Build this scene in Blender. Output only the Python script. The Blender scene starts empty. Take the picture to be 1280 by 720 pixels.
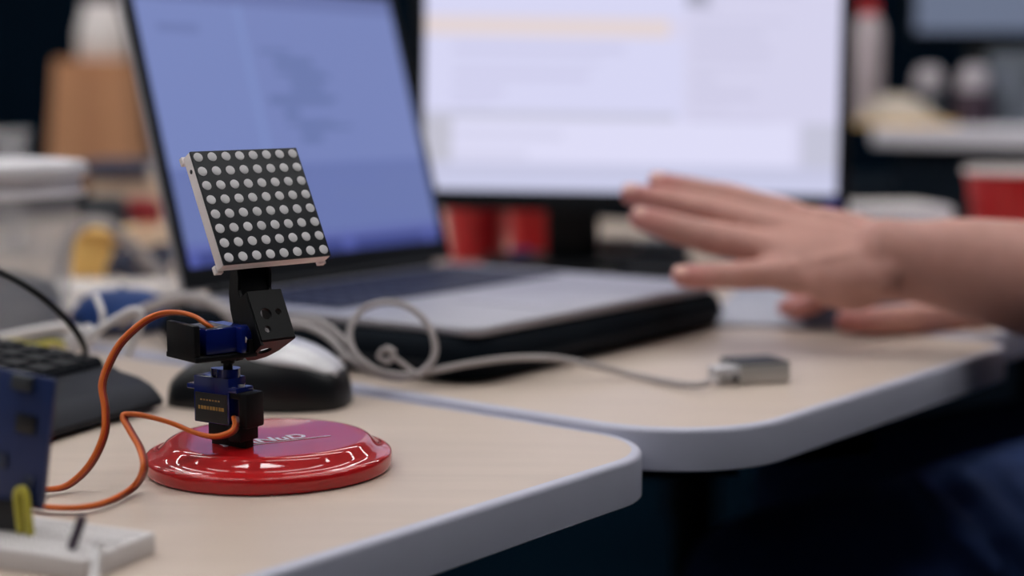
import bpy, bmesh, math, random
from mathutils import Vector, Matrix, Quaternion
C = bpy.context.scene.collection
SC = bpy.context.scene
random.seed(7)

# ------------------------------------------------------------------ camera, exposure, light
TOP = 0.73                      # height of the middle and back desks
Z1 = -0.004                     # the nearest desk stands a little lower
D1 = TOP + Z1
CAMH = TOP + 0.176
FPX, YH = 2000.0, 128.0
PITCH = math.atan((360 - YH) / FPX)
cam_d = bpy.data.cameras.new('camera')
cam = bpy.data.objects.new('camera', cam_d); C.objects.link(cam)
cam.location = (0, 0, CAMH)
cam.rotation_euler = (math.pi / 2 - PITCH, 0, 0)
cam_d.sensor_width = 36.0
cam_d.lens = 36.0 * FPX / 1280.0
cam_d.clip_start = 0.02
cam_d.dof.use_dof = True
cam_d.dof.focus_distance = 0.772
cam_d.dof.aperture_fstop = 3.1
cam_d.dof.aperture_blades = 0
SC.camera = cam
SC.view_settings.view_transform = 'Standard'
SC.view_settings.look = 'None'
SC.view_settings.gamma = 1
SC.view_settings.use_curve_mapping = False
SC.view_settings.exposure = 0.0
LAMP = 16.8                     # radiance of the ceiling diffusers
w = bpy.data.worlds.new('world'); SC.world = w
w.use_nodes = True
w.node_tree.nodes['Background'].inputs[0].default_value = (0.05, 0.08, 0.12, 1)
w.node_tree.nodes['Background'].inputs[1].default_value = 0.3

# real positions: a sight line through the lens at (px, py) met with a height or a distance
FW = Vector((0, math.cos(PITCH), -math.sin(PITCH)))
UP = Vector((0, math.sin(PITCH), math.cos(PITCH)))
RT = Vector((1, 0, 0))
EYE = Vector((0, 0, CAMH))
def ray(px, py): return FW + RT * ((px - 640) / FPX) + UP * ((360 - py) / FPX)
def on(px, py, z=0.0):
    d = ray(px, py); return EYE + d * ((TOP + z - CAMH) / d.z)
def at(px, py, Y):
    d = ray(px, py); return EYE + d * (Y / d.y)
def cv(dx, dy, dz): return RT * dx - UP * dy + FW * dz          # lens axes (x, y down, away) to world

# ------------------------------------------------------------------ materials
def L(r, g, b):
    f = lambda c: c / 12.92 if c <= 0.04045 else ((c + 0.055) / 1.055) ** 2.4
    return (f(r / 255), f(g / 255), f(b / 255), 1)
def mat(name, col, rough=0.5, metal=0.0, var=0.12, scale=40.0, bump=0.0, coat=0.0, sss=0.0, trans=0.0, stretch=None, emit=None, alpha=1.0, spec=0.5, attr=None):
    m = bpy.data.materials.new(name); m.use_nodes = True
    nt = m.node_tree; b = nt.nodes['Principled BSDF']
    tc = nt.nodes.new('ShaderNodeTexCoord'); mp = nt.nodes.new('ShaderNodeMapping')
    nt.links.new(tc.outputs['Object'], mp.inputs[0])
    if stretch: mp.inputs['Scale'].default_value = stretch[:3]; mp.inputs['Rotation'].default_value = (0, 0, stretch[3])
    n = nt.nodes.new('ShaderNodeTexNoise'); n.inputs['Scale'].default_value = scale; n.inputs['Detail'].default_value = 5
    nt.links.new(mp.outputs[0], n.inputs['Vector'])
    mx = nt.nodes.new('ShaderNodeMix'); mx.data_type = 'RGBA'
    nt.links.new(n.outputs['Fac'], mx.inputs[0])
    lo = tuple(max(0, c * (1 - var)) for c in col[:3]) + (1,); hi = tuple(min(1, c * (1 + var)) for c in col[:3]) + (1,)
    mx.inputs[6].default_value = lo; mx.inputs[7].default_value = hi
    out = mx.outputs[2]
    if attr:
        a = nt.nodes.new('ShaderNodeAttribute'); a.attribute_name = attr
        m2 = nt.nodes.new('ShaderNodeMix'); m2.data_type = 'RGBA'; m2.blend_type = 'MULTIPLY'; m2.inputs[0].default_value = 1
        nt.links.new(out, m2.inputs[6]); nt.links.new(a.outputs['Color'], m2.inputs[7]); out = m2.outputs[2]
    nt.links.new(out, b.inputs['Base Color'])
    b.inputs['Roughness'].default_value = rough; b.inputs['Metallic'].default_value = metal
    b.inputs['Coat IOR'].default_value = 1.52; b.inputs['Coat Weight'].default_value = coat; b.inputs['Coat Roughness'].default_value = 0.015
    b.inputs['Transmission Weight'].default_value = trans; b.inputs['Alpha'].default_value = alpha
    b.inputs['Specular IOR Level'].default_value = spec
    if sss:
        b.inputs['Subsurface Weight'].default_value = sss; b.inputs['Subsurface Radius'].default_value = (0.01, 0.004, 0.002); b.inputs['Subsurface Scale'].default_value = 0.5
    if bump:
        bp = nt.nodes.new('ShaderNodeBump'); bp.inputs['Strength'].default_value = bump; bp.inputs['Distance'].default_value = 0.001
        nt.links.new(n.outputs['Fac'], bp.inputs['Height']); nt.links.new(bp.outputs[0], b.inputs['Normal'])
    if emit:
        b.inputs['Emission Color'].default_value = emit[0]; b.inputs['Emission Strength'].default_value = emit[1]
    return m
def screen_mat(name, k):
    m = mat(name, (0.01, 0.01, 0.012), 0.4, var=0.05)
    nt = m.node_tree; a = nt.nodes.new('ShaderNodeAttribute'); a.attribute_name = 'Col'
    nt.links.new(a.outputs['Color'], nt.nodes['Principled BSDF'].inputs['Emission Color'])
    nt.nodes['Principled BSDF'].inputs['Emission Strength'].default_value = k
    return m
AZ = math.radians(52); AZB = math.radians(-39.6)
A = Vector((math.cos(AZ), math.sin(AZ), 0)); B = Vector((math.cos(AZB), math.sin(AZB), 0))
M = {}
M['beech'] = mat('beech', L(200, 184, 171), 0.42, var=0.10, scale=9, stretch=(1.0, 9.0, 9.0, math.radians(39.6)))
M['band'] = mat('edge_band', L(188, 190, 208), 0.4, var=0.04)
M['red'] = mat('red_gloss', L(182, 20, 24), 0.45, var=0.03, coat=1.0, scale=15, spec=0.1)
M['print'] = mat('white_print', L(225, 215, 230), 0.5, var=0.05)
M['black'] = mat('black_plastic', L(9, 13, 18), 0.36, var=0.15, spec=0.35)
M['blackm'] = mat('black_matt', L(8, 14, 23), 0.55, var=0.15, spec=0.2)
M['bracket'] = mat('bracket_black', L(5, 7, 11), 0.5, var=0.15, bump=0.05, scale=300, spec=0.22)
M['servo'] = mat('servo_blue', L(10, 26, 100), 0.2, var=0.15, coat=0.4)
M['label'] = mat('servo_label', L(26, 30, 32), 0.4, var=0.2)
M['gold'] = mat('gold_print', L(176, 140, 70), 0.4, var=0.2)
M['white'] = mat('white_plastic', L(240, 232, 232), 0.45, var=0.04)
M['dot'] = mat('led_lens', L(212, 210, 214), 0.4, var=0.05)
M['face'] = mat('matrix_face', L(22, 27, 34), 0.5, var=0.15, spec=0.3)
M['orange'] = mat('orange_wire', L(214, 104, 34), 0.45, var=0.12)
M['redw'] = mat('red_wire', L(160, 40, 34), 0.45, var=0.12)
M['brown'] = mat('brown_wire', L(112, 56, 36), 0.45, var=0.12)
M['alu'] = mat('aluminium', L(166, 166, 174), 0.42, 0.6, var=0.05, scale=200)
M['silver'] = mat('silver_paint', L(204, 204, 208), 0.3, 0.3, var=0.04)
M['navykey'] = mat('dark_keys', L(18, 26, 54), 0.5, var=0.15, spec=0.3)
M['bezel'] = mat('bezel_black', L(3, 9, 16), 0.5, var=0.1, spec=0.25)
M['nylon'] = mat('black_nylon', L(3, 11, 20), 0.8, var=0.25, scale=400, bump=0.3, spec=0.1)
M['grey'] = mat('grey_cable', L(166, 160, 160), 0.5, var=0.08)
M['whitec'] = mat('white_cable', L(222, 220, 222), 0.45, var=0.06)
M['steel'] = mat('steel', L(186, 184, 182), 0.35, 0.4, var=0.1)
M['tub'] = mat('clear_tub', L(226, 230, 238), 0.3, var=0.05, alpha=0.17)
M['lid'] = mat('white_lid', L(232, 230, 236), 0.4, var=0.03)
M['card'] = mat('cardboard', L(208, 152, 112), 0.85, var=0.08)
M['paper'] = mat('paper', L(222, 216, 212), 0.8, var=0.05)
M['cream'] = mat('cream', L(222, 200, 176), 0.8, var=0.08)
M['yellow'] = mat('yellow_card', L(234, 192, 112), 0.7, var=0.1)
M['cupred'] = mat('cup_red', L(202, 28, 38), 0.35, var=0.06)
M['blue'] = mat('blue_cloth', L(40, 84, 160), 0.7, var=0.15)
M['dgrey'] = mat('dark_grey', L(52, 58, 66), 0.6, var=0.15)
M['slate'] = mat('slate_blue', L(52, 60, 84), 0.6, var=0.15)
M['pcb'] = mat('pcb_blue', L(16, 42, 96), 0.45, var=0.2, scale=90)
M['chip'] = mat('chip_black', L(16, 18, 24), 0.4, var=0.15)
M['ylw'] = mat('yellow_wire', L(184, 174, 62), 0.5, var=0.1)
M['purple'] = mat('dark_purple_wire', L(58, 44, 62), 0.5, var=0.15)
M['skin'] = mat('skin', L(194, 143, 132), 0.5, var=0.16, scale=70, bump=0.25, sss=0.12, attr='Col')
M['jeans'] = mat('denim', L(50, 72, 126), 0.85, var=0.25, scale=260, bump=0.4)
M['shirt'] = mat('navy_shirt', L(24, 30, 44), 0.85, var=0.2, scale=200, bump=0.3)
M['hair'] = mat('dark_hair', L(42, 30, 24), 0.6, var=0.3, scale=200)
M['shoe'] = mat('dark_shoe', L(30, 30, 34), 0.6, var=0.2)
M['carpet'] = mat('carpet', L(8, 24, 36), 0.95, var=0.3, scale=300, bump=0.4, spec=0.0)
M['wall'] = mat('navy_wall', L(6, 23, 37), 0.9, var=0.15, scale=6, spec=0.05)
M['wallg'] = mat('grey_wall', L(56, 68, 84), 0.9, var=0.06, scale=6, spec=0.1)
M['wallw'] = mat('pale_wall', L(206, 208, 214), 0.9, var=0.04, scale=6, spec=0.1)
M['ceil'] = mat('ceiling_tile', L(84, 92, 102), 0.9, var=0.04, scale=30)
M['cab'] = mat('dark_cabinet', L(5, 18, 30), 0.6, var=0.2, scale=20, spec=0.12)
M['cabtop'] = mat('white_laminate', L(236, 234, 244), 0.5, var=0.04)
M['haze'] = mat('grey_panel', L(112, 120, 134), 0.6, var=0.08)
M['lamp'] = mat('lamp_diffuser', L(250, 250, 250), 0.5, var=0.01, emit=((1.0, 0.97, 0.95, 1), LAMP))
M['lampbox'] = mat('lamp_housing', L(220, 222, 225), 0.5, var=0.03)
M['led'] = mat('blue_sticker', L(24, 26, 150), 0.5, var=0.1)

# ------------------------------------------------------------------ mesh helpers
def T(x, y=None, z=None): return Matrix.Translation(Vector((x, y, z)) if y is not None else Vector(x))
def frame(o, x, y, z):
    m = Matrix((x, y, z)).transposed().to_4x4(); m.translation = o; return m
def box(bm, c, s, R=None, bev=0.0, seg=2):
    b2 = bmesh.new(); bmesh.ops.create_cube(b2, size=1.0)
    for v in b2.verts: v.co = Vector((v.co.x * s[0], v.co.y * s[1], v.co.z * s[2]))
    if bev: bmesh.ops.bevel(b2, geom=b2.edges[:], offset=bev, segments=seg, affect='EDGES', profile=0.5)
    merge(bm, b2, T(c) @ (R.to_4x4() if R else Matrix()))
def merge(bm, b2, m=None):
    if m is not None: bmesh.ops.transform(b2, matrix=m, verts=b2.verts)
    mp = {v: bm.verts.new(v.co) for v in b2.verts}
    for f in b2.faces:
        try:
            g = bm.faces.new([mp[v] for v in f.verts]); g.smooth = f.smooth
        except ValueError: pass
    b2.free()
def rings(bm, rs, cap=True, closed=True):
    vs = [[bm.verts.new(p) for p in r] for r in rs]
    n = len(vs[0])
    for i in range(len(vs) - 1):
        for j in range(n if closed else n - 1):
            k = (j + 1) % n
            bm.faces.new((vs[i][j], vs[i][k], vs[i + 1][k], vs[i + 1][j]))
    if cap:
        bm.faces.new(vs[0][::-1]); bm.faces.new(vs[-1])
def lathe(bm, prof, n=48, m=None, cap=True):
    m = m or Matrix()
    rings(bm, [[m @ Vector((r * math.cos(2 * math.pi * j / n), r * math.sin(2 * math.pi * j / n), z)) for j in range(n)] for r, z in prof], cap)
def cyl(bm, p, q, r, n=16, r2=None):
    p, q = Vector(p), Vector(q); d = (q - p).normalized(); u = d.orthogonal().normalized(); v = d.cross(u)
    r2 = r if r2 is None else r2
    rings(bm, [[o + (u * math.cos(2 * math.pi * j / n) + v * math.sin(2 * math.pi * j / n)) * rr for j in range(n)] for o, rr in ((p, r), (q, r2))])
def catmull(pts, k=8):
    P = [Vector(p) for p in pts]; P = [P[0] * 2 - P[1]] + P + [P[-1] * 2 - P[-2]]; out = []
    for i in range(1, len(P) - 2):
        for j in range(k):
            t = j / k; a, b, c, d = P[i - 1:i + 3]
            out.append(0.5 * ((2 * b) + (c - a) * t + (2 * a - 5 * b + 4 * c - d) * t * t + (3 * b - a - 3 * c + d) * t ** 3))
    out.append(P[-2]); return out
def tube(bm, pts, r, n=10, k=8, off=None):
    P = catmull(pts, k) if k > 1 else [Vector(p) for p in pts]
    if off: P = [p + off(i / (len(P) - 1)) for i, p in enumerate(P)]
    t0 = (P[1] - P[0]).normalized(); u = t0.orthogonal().normalized(); rs = []
    for i, p in enumerate(P):
        t = (P[min(i + 1, len(P) - 1)] - P[max(i - 1, 0)]).normalized()
        u = (u - t * u.dot(t)).normalized(); v = t.cross(u)
        rs.append([p + (u * math.cos(2 * math.pi * j / n) + v * math.sin(2 * math.pi * j / n)) * r for j in range(n)])
    rings(bm, rs)
def rounded(poly, rads, seg=8):
    out = []; n = len(poly)
    for i in range(n):
        p0, p, p1 = Vector(poly[i - 1][:2]), Vector(poly[i][:2]), Vector(poly[(i + 1) % n][:2]); r = rads[i]
        if r <= 0: out.append(p); continue
        a = (p0 - p).normalized(); b = (p1 - p).normalized(); h = math.acos(max(-1, min(1, a.dot(b)))) / 2
        d = r / math.tan(h); c = p + (a + b).normalized() * (r / math.sin(h))
        s, e = p + a * d - c, p + b * d - c; ang = s.angle_signed(e)
        for j in range(seg + 1):
            v = s.copy(); v.rotate(Matrix.Rotation(-ang * j / seg, 2)); out.append(c + v)
    return out
def inset(poly, d):
    n = len(poly); out = []; s = sum(poly[i - 1].cross(poly[i]) for i in range(n)); sg = 1 if s > 0 else -1
    for i in range(n):
        e0 = (poly[i] - poly[i - 1]).normalized(); e1 = (poly[(i + 1) % n] - poly[i]).normalized()
        n0, n1 = Vector((-e0.y, e0.x)) * sg, Vector((-e1.y, e1.x)) * sg
        v = (n0 + n1).normalized(); out.append(poly[i] + v * (d / max(0.3, v.dot(n0))))
    return out
def slab(bm, poly, z0, z1, r=0.0, seg=3):
    """a plate of this outline with rounded upper and lower rims"""
    rs = []
    if r <= 0: rs = [(0, z0), (0, z1)]
    else:
        for j in range(seg + 1):
            a = math.pi / 2 * j / seg; rs.append((r * (1 - math.sin(a)), z0 + r * (1 - math.cos(a))))
        for j in range(seg + 1):
            a = math.pi / 2 * j / seg; rs.append((r * (1 - math.cos(a)), z1 - r * (1 - math.sin(a))))
    rings(bm, [[Vector((p.x, p.y, z)) for p in (inset(poly, d) if d > 1e-6 else poly)] for d, z in rs])
def rect(x0, y0, x1, y1): return [(x0, y0), (x1, y0), (x1, y1), (x0, y1)]
def plate(outer, holes, th, bev=0.0):
    """flat plate with real holes (outline in local xy, thickness th along z)"""
    cu = bpy.data.curves.new('tmp', 'CURVE'); cu.dimensions = '2D'; cu.fill_mode = 'BOTH'; cu.extrude = th / 2 - bev; cu.bevel_depth = bev
    loops = [outer] + [[(cx + r * math.cos(2 * math.pi * j / 20), cy + r * math.sin(2 * math.pi * j / 20)) for j in range(20)] for cx, cy, r in holes]
    for lp in loops:
        sp = cu.splines.new('POLY'); sp.points.add(len(lp) - 1); sp.use_cyclic_u = True
        for q, p in zip(sp.points, lp): q.co = (p[0], p[1], 0, 1)
    o = bpy.data.objects.new('tmp', cu); C.objects.link(o)
    dg = bpy.context.evaluated_depsgraph_get(); me = bpy.data.meshes.new_from_object(o.evaluated_get(dg))
    bpy.data.objects.remove(o); bm = bmesh.new(); bm.from_mesh(me); bpy.data.meshes.remove(me); return bm
def sphere(bm, c, s, n=16, m=None):
    b2 = bmesh.new(); bmesh.ops.create_uvsphere(b2, u_segments=n, v_segments=max(6, n // 2), radius=1)
    mm = T(c) @ (m.to_4x4() if m else Matrix()) @ Matrix.Diagonal((*s, 1)); merge(bm, b2, mm)

def obj(name, bm, m, parent=None, X=None, smooth=35):
    bmesh.ops.recalc_face_normals(bm, faces=bm.faces)
    me = bpy.data.meshes.new(name); bm.to_mesh(me); bm.free()
    me.materials.append(M[m] if isinstance(m, str) else m)
    if smooth:
        for p in me.polygons: p.use_smooth = True
        me.set_sharp_from_angle(angle=math.radians(smooth))
    o = bpy.data.objects.new(name, me); C.objects.link(o)
    if X is not None: o.matrix_basis = X
    if parent: o.parent = parent
    return o
def dup(o, parent, X):
    c = o.copy(); C.objects.link(c); c.parent = parent; c.matrix_basis = X; return c
def tag(o, label, cat, group=None):
    o['label'] = label; o['category'] = cat
    if group: o['group'] = group
    return o
def thing(name, label, cat, loc, rz=0.0, group=None):
    o = bpy.data.objects.new(name, None); C.objects.link(o); o.empty_display_size = 0.05
    o.location = loc; o.rotation_euler = (0, 0, rz); return tag(o, label, cat, group)
def structure(name, bm, m):
    o = obj(name, bm, m); o['kind'] = 'structure'; return o
def local(root): return T(-Vector(root.location))       # world-built meshes under an unrotated root
NB = bmesh.new

# ------------------------------------------------------------------ room shell
X0, X1, Y0, Y1, ZC = -4.0, 4.0, -3.0, 6.0, 2.8
for nm, c, s, m in (('floor', (0, 1.5, -0.05), (8, 9, 0.1), 'carpet'),
                    ('wall_back', (0, Y1 + 0.05, 1.4), (8.2, 0.1, 2.8), 'wall'), ('wall_front', (0, Y0 - 0.05, 1.4), (8.2, 0.1, 2.8), 'wallg'),
                    ('wall_left', (X0 - 0.05, 1.5, 1.4), (0.1, 9, 2.8), 'wallw'), ('wall_right', (X1 + 0.05, 1.5, 1.4), (0.1, 9, 2.8), 'wallg')):
    bm = NB(); box(bm, c, s); structure(nm, bm, m)
bm = NB(); box(bm, (0, 1.5, ZC + 0.05), (8.2, 9.2, 0.1)); ceiling = structure('ceiling', bm, 'ceil')
for nm, c, s in (('baseboard_back', (0, Y1 - 0.008, 0.05), (8, 0.016, 0.1)), ('baseboard_left', (X0 + 0.008, 1.5, 0.05), (0.016, 9, 0.1)), ('baseboard_right', (X1 - 0.008, 1.5, 0.05), (0.016, 9, 0.1))):
    bm = NB(); box(bm, c, s); structure(nm, bm, 'cab')

# ceiling lamps
def ceiling_lamp(x, y, i):
    t = thing('ceiling_light', 'white fluorescent ceiling fitting, %s row from the front wall, %s from the left wall' % (('first', 'second', 'third', 'fourth', 'fifth')[i[0]], ('first', 'second', 'third', 'fourth')[i[1]]), 'light', (x, y, ZC), 0, 'ceiling fittings in rows')
    bm = NB(); box(bm, (0, 0, -0.02), (1.26, 0.2, 0.04), bev=0.004); obj('housing', bm, 'lampbox', t)
    bm = NB(); box(bm, (0, 0, -0.05), (1.2, 0.11, 0.02), bev=0.008); obj('diffuser', bm, 'lamp', t)
k = 0
for y in (-1.2, 0.25, 1.15, 2.5, 4.0):
    for j, x in enumerate((-2.65, -1.15, 0.35, 1.85)):
        if y > 0 or x < 0: ceiling_lamp(x, y, (k, j))
    k += 1

# ------------------------------------------------------------------ desks
V2 = lambda v: Vector((v[0], v[1]))
G0 = on(430, 482); G1 = on(740, 533)
c1 = on(853, 546); c2 = on(868, 554)
def desk(name, label, poly, rads, legs, TOP=TOP):
    cx = sum(p.x for p in poly) / len(poly); cy = sum(p.y for p in poly) / len(poly)
    t = thing(name, label, 'desk', (cx, cy, 0))
    P = rounded([V2(p) - Vector((cx, cy)) for p in poly], rads, 14)
    bm = NB(); slab(bm, inset(P, 0.0055), TOP - 0.0235, TOP - 0.0001); obj('tabletop', bm, 'beech', t, smooth=20)
    bm = NB(); rs = []
    for d, z in ((0.0055, TOP - 0.024), (0.0008, TOP - 0.024), (0, TOP - 0.0232), (0, TOP - 0.0028), (0.0003, TOP - 0.0017), (0.0009, TOP - 0.0008), (0.0018, TOP - 0.0002), (0.003, TOP), (0.0056, TOP)):
        rs.append([Vector((p.x, p.y, z)) for p in (inset(P, d) if d else P)])
    rings(bm, rs, cap=False); obj('edge_band', bm, 'band', t)
    bm = NB(); slab(bm, inset(P, 0.16), TOP - 0.06, TOP - 0.0238); obj('under_frame', bm, 'blackm', t)
    for lx, ly in legs:
        bm = NB(); x, y = lx - cx, ly - cy
        cyl(bm, (x, y, 0.012), (x, y, TOP - 0.05), 0.025); cyl(bm, (x, y, 0), (x, y, 0.014), 0.035); obj('leg', bm, 'blackm', t)
    return t
gap = 0.0015
cA = Vector((c1.x, c1.y, 0))
p1 = [cA - B * 1.6 - A * 0.8, cA - A * 0.8, cA - A * gap, cA - B * 1.6 - A * gap]
desk('desk', 'beech topped desk with pale edge band, nearest, carrying the red gadget', p1, [0.05, 0.05, 0.055, 0.05],
     [(p - cA + cA).xy[:] for p in (cA - B * 1.45 - A * 0.65, cA - B * 0.62 - A * 0.72, cA - B * 1.45 - A * 0.12, cA - B * 0.75 - A * 0.3)], D1)
cB = Vector((cA.x, cA.y, 0)) + B * 0.019 + A * 0.0
LEN2 = (on(1256, 428) - cB).dot(A)
p2 = [cB - B * 1.6, cB, cB + A * LEN2, cB - B * 1.6 + A * LEN2]
desk('desk', 'beech topped desk carrying the laptop, behind the gadget desk', p2, [0.05, 0.075, 0.03, 0.05],
     [p.xy[:] for p in (cB - B * 1.45 + A * 0.1, cB - B * 1.05 + A * 0.12, cB - B * 1.45 + A * 0.33, cB - B * 1.0 + A * 0.33)])
cD = cB + A * (LEN2 + 0.003) - B * 0.03
p3 = [cD - B * 1.6, cD, cD + A * 0.8, cD - B * 1.6 + A * 0.8]
desk('desk', 'beech topped desk farthest back, under the monitor and red cups', p3, [0.05, 0.05, 0.05, 0.05],
     [p.xy[:] for p in (cD - B * 1.45 + A * 0.12, cD - B * 0.5 + A * 0.4, cD - B * 1.45 + A * 0.68, cD - B * 0.2 + A * 0.68)])

# ------------------------------------------------------------------ the gadget: red disc, pan-tilt servos, dot matrix
disc = on(337, 584, Z1)
gad = thing('pan_tilt_display', 'white framed dot matrix on blue servos and glossy red round base', 'gadget', disc)
W = local(gad)
bm = NB()
DP = [(0.0575, 0.0), (0.0597, 0.0006), (0.0606, 0.002), (0.0609, 0.0045), (0.0608, 0.0066), (0.0603, 0.0080), (0.0592, 0.0087), (0.0575, 0.0091), (0.0558, 0.0096), (0.0543, 0.0104), (0.0529, 0.0116), (0.0516, 0.0129), (0.0502, 0.0142), (0.0487, 0.0150), (0.0468, 0.0155), (0.0440, 0.0157)]
DP = [(p.x, p.y) for p in catmull([(a, b, 0) for a, b in DP], 5)]
lathe(bm, [(0.0005, 0.0)] + DP + [(0.0005, 0.0157)], 160)
base = obj('base_disc', bm, 'red', gad, smooth=60)
# lettering on the plateau
cu = bpy.data.curves.new('tmp', 'FONT'); cu.body = 'MANuD'; cu.size = 0.0128; cu.extrude = 0.00008; cu.offset = 0.0003
to = bpy.data.objects.new('tmp', cu); C.objects.link(to)
tme = bpy.data.meshes.new_from_object(to.evaluated_get(bpy.context.evaluated_depsgraph_get())); bpy.data.objects.remove(to)
XTX = T(on(279, 558.5, Z1 + 0.0159) - disc) @ Matrix.Rotation(math.radians(31), 4, 'Z')
bm = NB(); bm.from_mesh(tme); bpy.data.meshes.remove(tme); obj('lettering', bm, 'print', base, XTX, smooth=0)
bm = NB(); box(bm, (0.034, -0.0028, 0), (0.042, 0.0007, 0.0002)); obj('underline', bm, 'print', base, XTX)

# dot matrix frame of reference
F_ = ray(327, 255).normalized(); R_ = (RT - F_ * RT.dot(F_)).normalized(); D_ = F_.cross(R_)
sv = lambda a_, b_, c_: R_ * a_ + D_ * b_ + F_ * c_
ax = sv(0.855, -0.054, 0.516).normalized()
dn = sv(0.272, 0.894, -0.356); dn = (dn - ax * dn.dot(ax)).normalized()
bk = ax.cross(dn).normalized()
if bk.dot(FW) < 0: bk = -bk
MC = at(327, 255, 0.780)
FM = frame(MC, ax, -dn, -bk)                      # local x along the row, y up the face, z out of the face
mm = 0.001
bm = NB()
box(bm, (0, 0, -0.0046), (0.0603, 0.0603, 0.0068), bev=0.0005)
for sx in (-1, 1):
    for sy in (-1, 1): box(bm, (sx * 0.0290, sy * 0.0290, -0.0090), (0.004, 0.004, 0.003), bev=0.0003)
lm = obj('led_matrix', bm, 'white', gad, W @ FM)
bm = NB(); box(bm, (0, 0, -0.0007), (0.0600, 0.0600, 0.0014), bev=0.0002); obj('front_face', bm, 'face', lm)
bm = NB(); cyl(bm, (-0.0304, 0.021, -0.004), (-0.0300, 0.021, -0.004), 0.0011); obj('locating_hole', bm, 'chip', lm)
bm = NB(); lathe(bm, [(0.0024, -0.0002), (0.0024, 0.0001), (0.0021, 0.00022), (0.0002, 0.00026)], 24)
d0 = obj('led_dot', bm, 'dot', lm)
for r in range(8):
    for c in range(8):
        X = T((c - 3.5) * 0.00762, (r - 3.5) * 0.00762, 0.0001)
        if r == c == 0: d0.matrix_basis = X
        else: dup(d0, lm, X)
# tilt bracket (same frame, y up so y = -down)
HO = [(-11 * mm, -54 * mm, 3.1 * mm), (-4.0 * mm, -53.5 * mm, 1.8 * mm), (-12.6 * mm, -61.8 * mm, 1.8 * mm)]
bm = plate([(-17.4 * mm, -67 * mm), (1 * mm, -67 * mm), (1 * mm, -42 * mm), (-17.4 * mm, -42 * mm)], HO, 2.0 * mm, 0.0002)
bmesh.ops.transform(bm, matrix=T(0, 0, -0.0090), verts=bm.verts)
box(bm, (-9 * mm, -34 * mm, -14.5 * mm), (16.5 * mm, 18 * mm, 1.6 * mm), Matrix.Rotation(math.radians(14), 3, 'X'))
box(bm, (-8 * mm, -18 * mm, -8.9 * mm), (18 * mm, 22 * mm, 1.6 * mm), bev=0.0003)
tb = obj('tilt_bracket', bm, 'bracket', gad, W @ FM, smooth=30)
# two side arms, in the (down, back) plane
arm = [(10, 9.5), (28, 9.2), (33, 11), (38, 14.5), (42.5, 14.5), (42.5, 9.0), (69, 9.0), (70, 21), (66, 26.5), (60, 28), (52, 27.5), (43, 26), (36, 23), (30, 18), (24, 13), (10, 13)]
arm2 = [(10, 9.5), (28, 9.2), (33, 11), (38, 14.5), (42.5, 14.5), (42.5, 9.0), (56, 9.0), (58, 16), (52, 27.5), (43, 26), (36, 23), (30, 18), (24, 13), (10, 13)]
for xx, pl, ho in ((-0.0174, arm, [(20 * mm, -60 * mm, 1.4 * mm)]), (-0.0004, arm2, [])):
    bm = plate([(c * mm, -y * mm) for y, c in pl], ho, 1.8 * mm, 0.0002)
    XA = frame(Vector((xx, 0, 0)), Vector((0, 0, -1)), Vector((0, 1, 0)), Vector((1, 0, 0)))
    obj('side_arm', bm, 'bracket', tb, XA, smooth=30)
fl = [(-17.4, 9), (1, 9), (0, 24), (-3, 31), (-8, 34), (-13, 33), (-17, 28)]
bm = plate([(x * mm, c * mm) for x, c in fl], [(-9 * mm, 22 * mm, 3.6 * mm)], 1.6 * mm, 0.0002)
XF = frame(Vector((0, -0.067, 0)), Vector((1, 0, 0)), Vector((0, 0, -1)), Vector((0, 1, 0)))
obj('lower_flange', bm, 'bracket', tb, XF, smooth=30)
# tilt servo lying flat under the arm
PV = MC + ax * (-17 * mm) + dn * (60 * mm) + bk * (20 * mm)
hz = Vector((ax.x, ax.y, 0)).normalized(); kk = Vector((hz.y, -hz.x, 0))
FT = frame(PV, -hz, kk, Vector((0, 0, 1)))         # x away from the arm, y towards the lens, z up
if FT.determinant() < 0: FT = frame(PV, -hz, kk, Vector((0, 0, 1)))
def servo(parent, X, label_face, lab):
    """22.8 x 12.2 x 22.7 mm micro servo: local z along the shaft, origin at the shaft on the body top, long side -x"""
    bm = NB()
    box(bm, (-5.5 * mm, 0, -11.35 * mm), (22.8 * mm, 12.2 * mm, 22.7 * mm), bev=0.0006)
    box(bm, (-5.5 * mm, 0, -5.6 * mm), (32.2 * mm, 12.0 * mm, 2.4 * mm), bev=0.0004)
    cyl(bm, (0, 0, -0.5 * mm), (0, 0, 4.0 * mm), 5.9 * mm, 24)
    cyl(bm, (-7.2 * mm, 0, -0.5 * mm), (-7.2 * mm, 0, 3.4 * mm), 2.9 * mm, 16)
    s = obj(lab, bm, 'servo', parent, X, smooth=30)
    bm = NB(); cyl(bm, (0, 0, 4 * mm), (0, 0, 7.2 * mm), 2.3 * mm, 16); obj('shaft', bm, 'black', s)
    bm = NB(); box(bm, (-5.5 * mm, label_face * 6.2 * mm, -15 * mm), (20.5 * mm, 0.3 * mm, 14 * mm)); obj('sticker', bm, 'label', s)
    bm = NB()
    for q in range(9):
        w_ = 1.1 + 0.6 * ((q * 7) % 3) / 2
        box(bm, ((-13.2 + q * 1.9) * mm, label_face * 6.38 * mm, -15.2 * mm), (w_ * mm, 0.1 * mm, 1.7 * mm))
    for q in range(7): box(bm, ((-11.8 + q * 1.9) * mm, label_face * 6.38 * mm, -11.4 * mm), (1.1 * mm, 0.1 * mm, 0.7 * mm))
    obj('sticker_print', bm, 'gold', s)
    for q in (-1, 1):
        bm = NB(); cyl(bm, ((-5.5 + q * 13.9) * mm, 0, -4.5 * mm), ((-5.5 + q * 13.9) * mm, 0, -3.4 * mm), 1.6 * mm); obj('screw', bm, 'steel', s)
    return s
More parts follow.
